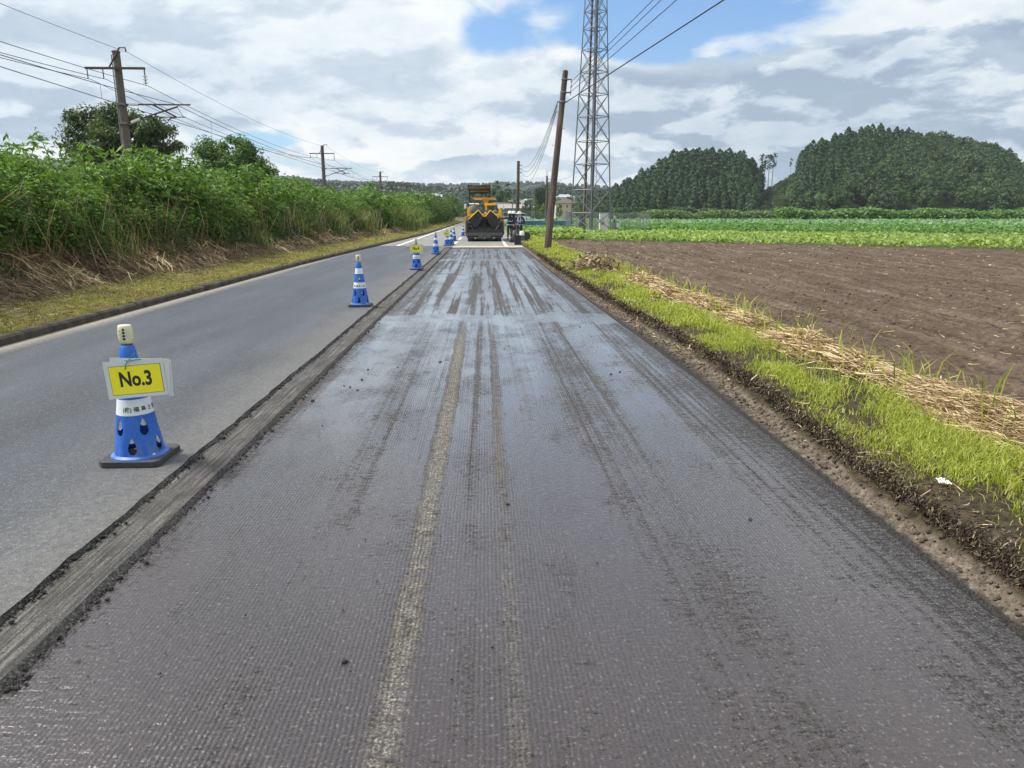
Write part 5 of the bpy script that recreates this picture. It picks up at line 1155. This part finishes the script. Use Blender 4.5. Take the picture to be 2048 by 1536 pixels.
# ------------------------------------------------------------------ asphalt paver
plain('machine_yellow', (.90, .56, .03), .45, .08, 3.); plain('machine_orange', (.80, .38, .03), .5, .1, 3.); plain('machine_black', (.018, .018, .02), .55, .3, 4., bump=.2); plain('machine_grey', (.11, .105, .10), .6, .2, 4.); plain('hopper_steel', (.010, .010, .011), .5, .5, 3., c2=(.028, .025, .024)); plain('canopy_grey', (.17, .18, .17), .7, .12, 2.)
def paver():
    t_ = empty('asphalt_paver', (0, 43.6, .05), 'yellow and black asphalt paver with raised hopper wings and a canopy, facing the camera', 'paver')
    c = lambda cx, cy: ((cx-580)*.00255, (1340-cy)*.00255)
    # crawler tracks and tyres
    for sx in (-.86, .86):
        tr = MB(); pr = []
        for k in range(20):
            a = 2*math.pi*k/20; pr.append(((1.9 if math.cos(a) > 0 else -1.9)*.95+.30*math.cos(a)+2.4, .31+.30*math.sin(a)))
        tr.prism(pr, 'x', sx-.16, sx+.16); o = tr.build('crawler_track', 'rubber', t_)
        for k in range(5): MB().tube([(sx-.17, .75+k*.85, .30), (sx+.17, .75+k*.85, .30)], .2, 14).build('track_roller', 'machine_grey', o)
        MB().tube([(sx-.15, .25, .19), (sx+.15, .25, .19)], .19, 18).build('front_wheel', 'rubber', t_)
    # front bumper with push rollers
    bf = MB().box((0, -.02, .37), (2.18, .14, .30), None, .02).build('bumper', 'machine_grey', t_)
    for sx in (-.73, .73): MB().tube([(sx-.34, -.13, .34), (sx+.34, -.13, .34)], .055, 12).build('push_roller', 'machine_black', bf)
    MB().box((0, -.11, .33), (.72, .05, .20), None, .01).build('tow_plate', 'machine_grey', bf); MB().tube([(-.1, -.16, .31), (0, -.19, .25), (.1, -.16, .31)], .025, 6).build('tow_hook', 'machine_black', bf)
    MB().box((0, .3, .14), (1.3, .5, .07)).build('belly_guard', 'machine_black', t_)
    # hopper floor, back wall and side plates
    h = MB(); h.box((0, .6, .62), (1.95, 1.3, .20)); h.box((0, 1.25, 1.0), (1.95, .06, .9)); h.build('hopper_floor', 'hopper_steel', t_)
    for sx in (-1, 1):
        MB().prism([(-.06, .48), (1.9, .48), (1.9, 1.42), (.4, 1.42), (-.06, 1.20)], 'x', sx*1.075-.02, sx*1.075+.02).build('side_plate', 'machine_black', t_)
        MB().box((sx*1.0, .02, .85), (.13, .06, .72), None, .01).build('front_post', 'machine_black', t_)
        # raised wing: thick slab folded up toward the middle
        a0 = Vector((sx*.92, 0, 1.30)); a1 = Vector((sx*.36, 0, 1.81)); a2 = Vector((sx*.05, 0, 1.43)); a3 = Vector((sx*.50, 0, .76)); a4 = Vector((sx*.92, 0, .98))
        w = MB(); n = 5; poly = [(v.x, v.z) for v in (a0, a1, a2, a3, a4)]; w.prism(poly, 'y', .30, 1.05); w.build('hopper_wing', 'hopper_steel', t_)
        e = MB(); e.tube([(a0.x+sx*.02, .26, a0.z+.02), (a1.x, .26, a1.z+.03)], .03, 6); e.tube([(a1.x, .26, a1.z+.03), (a2.x, .26, a2.z+.02)], .03, 6); e.build('wing_edge', 'machine_yellow', t_)
        r = MB(); r.box((sx*.27, .24, 1.08), (.07, .05, .92), (R(-24*sx), 'Y')); r.build('wing_rib', 'machine_black', t_)
        MB().tube([(sx*.9, .12, .95), (sx*.62, .08, .66), (sx*.40, .08, .60)], .035, 8).build('wing_cylinder', 'machine_grey', t_)
        MB().lathe([(0, -.03), (.09, -.03), (.09, .03), (0, .03)], 16).build('pivot_boss', 'machine_grey', t_, False, (sx*.93, .0, 1.12)); t_.children[-1].rotation_euler = (R(90), 0, 0)
    MB().tube([(-.85, .02, .60), (-.3, -.02, .50), (.3, -.02, .50), (.85, .02, .60)], .03, 8).build('front_apron', 'machine_black', t_)
    MB().box((0, .12, .92), (.05, .06, .62)).build('centre_post', 'machine_black', t_); MB().box((0, .2, .72), (.9, .04, .22)).build('apron_plate', 'hopper_steel', t_)
    # yellow superstructure
    b = MB(); b.box((0, 2.9, 1.52), (2.1, 3.0, .22), None, .03); b.box((0, 2.9, 1.1), (2.0, 3.0, .7)); b.build('deck', 'machine_yellow', t_)
    for sx in (-1, 1):
        MB().box((sx*.98, 1.55, 1.80), (.16, .4, .36), None, .03).build('side_pod', 'machine_yellow', t_)
        MB().tube([(sx*1.02, 1.5, 1.6), (sx*1.04, 1.5, 1.98), (sx*.92, 1.5, 2.02), (sx*.90, 1.5, 1.64)], .025, 7).build('hand_rail', 'machine_yellow', t_)
        MB().box((sx*1.13, 1.2, 1.42), (.2, .3, .10), None, .01).build('foot_step', 'machine_orange', t_)
        mz = 2.07 if sx < 0 else 2.02; o = MB().box((sx*1.17, 1.2, mz), (.13, .05, .29), None, .02).build('mirror', 'plastic_white', t_); MB().tube([(sx*1.1, 1.22, mz-.05), (sx*.98, 1.45, 1.85)], .014, 6).build('mirror_arm', 'machine_black', o)
    # engine hood, tank and controls
    hd = MB().lathe([(.34, 0), (.33, .2), (.27, .33), (.1, .4), (0, .41)], 20, (0, 0, 0)).build('engine_hood', 'machine_grey', t_, True, (-.66, 2.3, 1.80)); hd.scale = (1.0, 1.3, .95)
    MB().tube([(-.95, 2.1, 2.22), (-.62, 2.1, 2.22)], .045, 12).build('tank_roll', 'plastic_white', t_, True); MB().tube([(-.57, 2.1, 2.22), (-.33, 2.1, 2.22)], .05, 12).build('tank_roll', 'plastic_white', t_, True)
    MB().box((-.63, 1.5, 1.75), (.2, .15, .17), None, .01).build('control_box', 'canopy_grey', t_); MB().box((.0, 1.5, 1.75), (.27, .15, .17), None, .01).build('control_box', 'machine_grey', t_)
    MB().lathe([(.05, 0), (.14, .03), (.13, .10), (.03, .14)], 14).build('air_cleaner', 'canopy_grey', t_, True, (.66, 1.6, 1.70))
    MB().lathe([(0, -.04), (.05, -.02), (.05, .02), (0, .05)], 12).build('beacon', 'plastic_white', t_, True, (.05, 1.42, 1.68))
    st_ = MB(); 
    for k in range(16):
        a = 2*math.pi*k/16; a2 = 2*math.pi*(k+1)/16; st_.tube([(.43+.13*math.cos(a), 2.6, 1.98+.09*math.sin(a)), (.43+.13*math.cos(a2), 2.6, 1.98+.09*math.sin(a2))], .013, 5)
    st_.tube([(.43, 2.62, 1.98), (.43, 2.7, 1.7)], .02, 6); st_.build('steering_wheel', 'machine_black', t_)
    MB().tube([(0, 2.4, 2.21), (.75, 2.4, 2.21)], [.075, .075], 18).build('muffler', 'machine_yellow', t_, True); MB().tube([(.37, 2.4, 2.25), (.37, 2.4, 2.45)], .03, 8).build('exhaust_stack', 'machine_black', t_)
    MB().box((.10, 2.9, 2.0), (.11, .15, 1.0), None, .01).build('mast', 'machine_yellow', t_); MB().prism([(.02, 2.32), (.20, 2.32), (.38, 2.52), (-.16, 2.52)], 'y', 2.75, 3.05).build('mast_gusset', 'machine_orange', t_)
    MB().box((.02, 3.2, 2.56), (1.38, 1.5, .10), None, .02).build('sunshade', 'machine_orange', t_)
    # canopy: front tilted panel on two posts
    cn = MB(); A = [(-.98, 2.0, 3.30), (.36, 2.0, 3.30), (.33, 3.6, 2.96), (-.95, 3.6, 2.96)]
    cn.add([Vector(v) for v in A]+[Vector(v)+Vector((0, 0, .03)) for v in A], [(0, 1, 2, 3), (7, 6, 5, 4), (0, 4, 5, 1), (1, 5, 6, 2), (2, 6, 7, 3), (3, 7, 4, 0)]); co = cn.build('canopy', 'canopy_grey', t_)
    MB().box((-.31, 1.98, 3.30), (1.38, .07, .07)).build('canopy_frame', 'machine_black', co); MB().box((-.31, 2.8, 3.08), (1.32, .06, .06)).build('canopy_frame', 'machine_black', co); MB().box((-.31, 3.62, 2.93), (1.32, .07, .10)).build('canopy_frame', 'machine_black', co)
    for sx in (-.98, .36): MB().box((sx, 2.8, 3.10), (.06, 1.66, .07), (R(-12), 'X')).build('canopy_frame', 'machine_black', co)
    for sx in (-.93, .31): MB().box((sx, 3.0, 2.35), (.055, .055, 1.45)).build('canopy_post', 'machine_black', t_)
    # rear screed and side walkways
    MB().box((0, 5.0, .45), (2.5, .9, .55), None, .04).build('screed', 'machine_grey', t_)
    for sx in (-1, 1):
        MB().prism([(3.6, .45), (5.2, .25), (5.2, 1.1), (4.6, 1.25)], 'x', sx*1.24-.05, sx*1.24+.05).build('screed_arm', 'rusty_steel', t_)
        for k in range(3): MB().box((sx*1.26, 4.9+.1*k, 1.15-.28*k), (.12, .1, .16), None, .02).build('hazard_board', ['machine_orange', 'plastic_white', 'faded_red'][k], t_)
    return t_
paver()

# ------------------------------------------------------------------ workers
plain('navy_cloth', (.014, .020, .040), .8, .25, 8., bump=.3); plain('skin', (.32, .19, .13), .55, .06, 8.); plain('boot', (.03, .022, .02), .6, .2, 6.); plain('reflective', (.62, .64, .66), .4, .05, 6.); plain('helmet_white', (.78, .79, .78), .3, .03, 4.); plain('towel', (.45, .42, .55), .9, .1, 10.); plain('brown_boot', (.09, .045, .035), .6, .2, 6.); plain('hat_straw', (.70, .66, .52), .8, .06, 12.)
def person(loc, rz, J, label, hat='helmet', boot='boot', scarf=True, towel=False):
    """J: joints in metres, x right, -y front. One skinned body; clothes stripes, helmet are children"""
    t_ = empty('person', loc, label, 'person', rz)
    n = {}; V = []; E = []; Rr = []
    def add(k, p, r, par=None):
        n[k] = len(V); V.append(Vector(p)); Rr.append(r)
        if par is not None: E.append((n[par], n[k]))
    add('pelvis', (0, 0, .93), (.165, .125)); add('waist', J.get('waist', (0, 0, 1.06)), (.150, .115), 'pelvis'); add('chest', J.get('chest', (0, -.01, 1.28)), (.165, .125), 'waist'); add('neckb', J.get('neckb', (0, -.015, 1.43)), (.075, .07), 'chest')
    add('neck', J.get('neck', (0, -.03, 1.49)), (.056, .056), 'neckb'); add('head', J.get('head', (0, -.05, 1.59)), (.078, .092), 'neck'); add('crown', J.get('crown', (0, -.05, 1.70)), (.070, .080), 'head')
    for s_, sd in (('l', -1), ('r', 1)):
        sh = J.get('sh'+s_, (sd*.19, 0, 1.38)); el = J['el'+s_]; wr = J['wr'+s_]
        add('sh'+s_, sh, (.068, .068), 'neckb'); add('el'+s_, el, (.052, .052), 'sh'+s_); add('wr'+s_, wr, (.036, .036), 'el'+s_)
        d_ = (Vector(wr)-Vector(el)).normalized(); hnd = Vector(wr)+d_*.075; add('pa'+s_, hnd, (.036, .020), 'wr'+s_)
        side = d_.cross(Vector((0, 1, .2))).normalized()
        for k, (o_, L_) in enumerate(((-.027, .062), (-.009, .075), (.009, .070), (.027, .055))):
            b_ = hnd+side*o_+d_*.02; m_ = b_+d_*L_*.55; add('f%d%s' % (k, s_), m_, (.010, .010), 'pa'+s_); add('g%d%s' % (k, s_), m_+d_*L_*.35+Vector((0, .012, -.018)), (.008, .008), 'f%d%s' % (k, s_))
        th = Vector(wr)+d_*.03-side*.035; add('t'+s_, th+d_*.02, (.011, .011), 'wr'+s_); add('u'+s_, th+d_*.055-side*.01, (.009, .009), 't'+s_)
        kn = J.get('kn'+s_, (sd*.115, -.02, .50)); an = J.get('an'+s_, (sd*.12, .02, .10))
        add('hip'+s_, (sd*.095, 0, .86), (.105, .10), 'pelvis'); add('kn'+s_, kn, (.070, .072), 'hip'+s_); add('an'+s_, an, (.052, .055), 'kn'+s_); add('toe'+s_, (an[0]*1.05, an[1]-.14, .045), (.046, .040), 'an'+s_)
    me = bpy.data.meshes.new('body'); me.from_pydata(V, E, []); o = bpy.data.objects.new('body', me); COL.objects.link(o)
    md = o.modifiers.new('s', 'SKIN'); 
    if not me.skin_vertices: bpy.context.view_layer.objects.active = o
    for i, r in enumerate(Rr):
        sv_ = me.skin_vertices[0].data[i]; sv_.radius = r if isinstance(r, tuple) else (r, r); sv_.use_root = (i == 0)
    s2 = o.modifiers.new('u', 'SUBSURF'); s2.levels = 1; s2.render_levels = 1
    bpy.context.view_layer.update(); m2 = bpy.data.meshes.new_from_object(o.evaluated_get(bpy.context.evaluated_depsgraph_get())); m2.name = 'body'; bpy.data.objects.remove(o)
    m2.materials.clear(); [m2.materials.append(M[k]) for k in ('navy_cloth', 'skin', boot)]
    keys = list(n); P_ = np.array([tuple(v) for v in V])
    for f in m2.polygons:
        k = keys[int(np.argmin(((P_-np.array(f.center))**2).sum(1)))]
        f.material_index = 1 if k in ('head', 'neck', 'crown') or k[0] in 'fgtu' and k[:2] != 'to' or k[:2] == 'pa' else (2 if k[:3] == 'toe' else 0); f.use_smooth = True
    b = bpy.data.objects.new('body', m2); COL.objects.link(b); b.parent = t_
    hc_ = Vector(J.get('crown', (0, -.05, 1.70))); hd_ = Vector(J.get('head', (0, -.05, 1.59)))
    fc = MB()
    for sx in (-.03, .03): fc.lathe([(0, -.008), (.010, 0), (0, .008)], 8, (hd_.x+sx, hd_.y-.088, hd_.z+.03))
    fc.build('eyes', 'ink', t_); MB().prism([(-.105, .0), (-.085, .035), (-.08, -.01)], 'x', hd_.x-.012, hd_.x+.012).build('nose', 'skin', t_, False, (0, hd_.y, hd_.z))
    MB().box((hd_.x, hd_.y-.088, hd_.z-.035), (.045, .008, .008)).build('mouth', 'faded_red', t_)
    for sx in (-.085, .085): MB().lathe([(0, -.03), (.014, -.01), (.012, .02), (0, .03)], 8, (hd_.x+sx, hd_.y+.01, hd_.z+.01)).build('ear', 'skin', t_, True)
    hh = MB(); 
    if hat == 'helmet': hh.lathe([(.150, -.015), (.145, -.005), (.122, .0), (.118, .05), (.09, .10), (.05, .125), (0, .132)], 22); nm = 'helmet'
    else: hh.lathe([(.21, -.03), (.20, -.015), (.12, .0), (.112, .06), (.08, .10), (0, .11)], 22); nm = 'sun_hat'
    hh.v = [(x, y*1.12, z) for x, y, z in hh.v]; hh.build(nm, 'helmet_white' if hat == 'helmet' else 'hat_straw', t_, True, (hc_.x, hc_.y-.005, hc_.z-.035))
    if scarf: MB().lathe([(.085, -.13), (.10, -.05), (.102, .03), (.09, .06)], 16, (0, 0, 0)).build('neck_cover', 'navy_cloth' if hat == 'helmet' else 'towel', t_, True, (hd_.x, hd_.y+.012, hd_.z-.02))
    def ring(z, rx, ry, h_, cx_=0., cy_=0., nm='reflective_stripe'):
        r_ = MB().lathe([(1, -h_/2), (1.0, h_/2)], 24); r_.v = [(x*rx+cx_, y*ry+cy_, zz+z) for x, y, zz in r_.v]; r_.build(nm, 'reflective', t_, True)
    ring(.985, .185, .150, .035)
    for sd in (-1, 1):
        MB().tube([(sd*.16, -.150, 1.24), (sd*.07, -.158, 1.17), (0, -.160, 1.20)], .014, 5).build('reflective_stripe', 'reflective', t_)
        an = Vector(J.get('an'+('l' if sd < 0 else 'r'), (sd*.12, .02, .10))); ring(.24, .078, .080, .03, an.x*.99, an.y)
    if towel:
        for sd in (-1, 1): MB().tube([(sd*.06, -.10, 1.44), (sd*.075, -.165, 1.32), (sd*.055, -.172, 1.10)], [.030, .034, .03], 8).build('towel', 'towel', t_, True)
        MB().box((.02, -.165, .90), (.04, .015, .09)).build('badge', 'plastic_white', t_)
    return t_
person((1.50, 43.35, .05), R(12), dict(elr=(.27, -.05, 1.12), wrr=(.22, -.20, .98), ell=(-.42, -.08, 1.33), wrl=(-.66, -.16, 1.36), head=(.0, -.05, 1.58)), 'worker in navy with a white helmet reaching one arm out to the paver', boot='brown_boot')
person((2.06, 42.9, .06), R(-8), dict(ell=(-.27, -.02, 1.12), wrl=(-.12, -.24, 1.05), elr=(.30, .02, 1.13), wrr=(.10, -.24, 1.00), head=(0, -.07, 1.575), crown=(0, -.085, 1.685)), 'worker in navy wearing a towel and a wide pale hat, right of the others', 'hat', towel=True)
person((1.76, 44.9, .05), R(30), dict(ell=(-.27, -.02, 1.12), wrl=(-.22, -.22, 1.0), elr=(.27, -.02, 1.12), wrr=(.20, -.22, 1.0)), 'worker with a white helmet, mostly hidden behind the other two')

# ------------------------------------------------------------------ small tools
t_ = empty('bucket', (1.76, 38.6, .05), 'square black bin standing at the end of the milled lane in front of the workers', 'bucket')
bk = MB(); a, b_ = .17, .185
bk.add([(-a, -a, 0), (a, -a, 0), (a, a, 0), (-a, a, 0), (-b_, -b_, .50), (b_, -b_, .50), (b_, b_, .50), (-b_, b_, .50), (-a, -a, .03), (a, -a, .03), (a, a, .03), (-a, a, .03), (-b_+.012, -b_+.012, .50), (b_-.012, -b_+.012, .50), (b_-.012, b_-.012, .50), (-b_+.012, b_-.012, .50)],
       [(0, 3, 2, 1), (0, 1, 5, 4), (1, 2, 6, 5), (2, 3, 7, 6), (3, 0, 4, 7), (8, 9, 10, 11), (8, 12, 13, 9), (9, 13, 14, 10), (10, 14, 15, 11), (11, 15, 12, 8), (4, 5, 13, 12), (5, 6, 14, 13), (6, 7, 15, 14), (7, 4, 12, 15)])
bk.build('bin', 'machine_black', t_); 
MB().tube([(-.19, 0, .46), (-.15, 0, .62), (.15, 0, .62), (.19, 0, .46)], .008, 6).build('handle', 'steel', t_)
t_ = empty('spray_bottle', (1.80, 40.6, .05), 'small pale blue canister between the black bin and the workers', 'bottle')
MB().lathe([(0, 0), (.06, 0), (.065, .02), (.065, .28), (.03, .34), (.025, .40), (0, .40)], 16).build('bottle', plain('pale_blue', (.35, .5, .6), .4, .06, 4.), t_, True); MB().tube([(0, 0, .40), (0, 0, .46), (.05, 0, .48)], .015, 6).build('nozzle', 'cone_white', t_)
def engine_tool(x, y, name, label, tank, base_m, h=.75, cat='compactor'):
    t_ = empty(name, (x, y, .05), label, cat)
    MB().prism([(-.28, .0), (.22, .0), (.30, .08), (.30, .14), (-.30, .14), (-.33, .08)], 'y', -.2, .2).build('base_plate', base_m, t_)
    MB().box((0, 0, .28), (.30, .28, .26), None, .03).build('engine', 'machine_grey', t_); MB().lathe([(.06, 0), (.13, .03), (.13, .20), (.09, .26), (0, .27)], 16).build('tank', tank, t_, True, (0, 0, .42))
    MB().tube([(-.12, .15, .25), (-.16, .45, .70), (-.16, .55, h)], .016, 6).build('handle', 'machine_black', t_); MB().tube([(.12, .15, .25), (.16, .45, .70), (.16, .55, h)], .016, 6).build('handle', 'machine_black', t_)
    MB().tube([(-.16, .55, h), (.16, .55, h)], .016, 6).build('handle_bar', 'machine_black', t_); MB().box((.18, 0, .26), (.08, .12, .12), None, .015).build('muffler', 'machine_black', t_)
    return t_
engine_tool(1.74, 42.0, 'plate_compactor', 'dark engined plate compactor at the workers feet', 'machine_grey', 'machine_black')
engine_tool(2.08, 40.4, 'plate_compactor', 'plate compactor with a white tank and pale yellow base on the grass edge', 'plastic_white', 'hat_straw', .8)
t_ = empty('rammer', (2.35, 41.2, .12), 'black wheeled tool leaning on the grass right of the white tanked compactor', 'tool')
MB().tube([(0, -.06, .28), (0, .06, .28)], .26, 18).build('wheel', 'rubber', t_); MB().tube([(0, 0, .28), (.3, .1, .10), (.5, .1, .05)], .03, 6).build('handle', 'machine_black', t_); MB().box((.22, .02, .1), (.2, .2, .12), None, .02).build('frame', 'machine_grey', t_)
t_ = MB().prism([(1.2, 35.2), (1.55, 35.2), (1.55, 35.45), (1.2, 35.45)], 'z', .004, .03).build('steel_plate', plain('rust_plate', (.12, .055, .04), .8, .3, 8.)); tag(t_, 'thin rusty plate lying at the end of the milled lane', 'plate')
# litter and clods on the milled lane
def clods():
    rg = np.random.default_rng(12); b = MB()
    spots = [(625, 803, .017), (724, 760, .012), (645, 852, .008), (880, 725, .016), (1222, 750, .016), (700, 775, .010), (715, 781, .010), (688, 772, .008), (1015, 1010, .012), (1500, 1040, .010), (690, 1325, .012), (795, 735, .010), (736, 740, .012), (1240, 745, .012), (1160, 655, .012)]
    for px, py, r in spots:
        x, y, d = ray(px, py); tt = -HC/d; c = Vector((x*tt, y*tt, r*.5))
        bm = bmesh.new(); bmesh.ops.create_icosphere(bm, subdivisions=2, radius=r)
        for v in bm.verts: v.co *= .7+.6*rg.random(); v.co.z *= .7
        b.add([c+v.co for v in bm.verts], [[v.index for v in f.verts] for f in bm.faces]); bm.free()
    for k in range(260):
        x = rg.uniform(-1.6, 2.); y = 2.2+rg.random()**1.5*18; r = rg.uniform(.003, .008); s = MB()
        vs = [Vector((x, y, .008))+Vector(p)*r for p in ((1, 0, 0), (0, 1, .1), (-1, .2, 0), (0, -1, 0), (.1, .1, .9))]; b.add(vs, [(0, 1, 4), (1, 2, 4), (2, 3, 4), (3, 0, 4)])
    stuff(b.build('asphalt_crumbs', 'cut_face'), 'loose dark asphalt crumbs lying on the milled lane', 'crumbs')
clods()
x, y, d = ray(1885, 966); tt = (.17-HC)/d
lt = MB(); rg = np.random.default_rng(4)
for k in range(16): lt.tube([(rg.normal()*.012, rg.normal()*.04, .0+.006*k % .03), (rg.normal()*.02, rg.normal()*.05, .02+rg.random()*.015)], .007, 4)
o = lt.build('litter', 'plastic_white', None, False, (x*tt, y*tt, .17)); o.scale = (.65, .65, .65); tag(o, 'crumpled scrap of white litter in the grass of the right bank', 'litter')

# ------------------------------------------------------------------ haze
hzb = MB().box((-150, 900, 150-1.2), (3600, 2400, 302.4)).build('haze', 'plain_ground'); hzb.data.materials.clear()
hm = bpy.data.materials.new('haze'); hm.use_nodes = True; t = NT(hm.node_tree)
pv = t.n('ShaderNodeVolumePrincipled', None, Color=(.80, .88, .97, 1.), Density=.0002, Anisotropy=.3)
t.out(None, pv.outputs[0]); hzb.data.materials.append(hm); tag(hzb, None, None, None, 'stuff'); tag(hzb, 'thin bluish haze in the air over the fields and hills', 'haze')
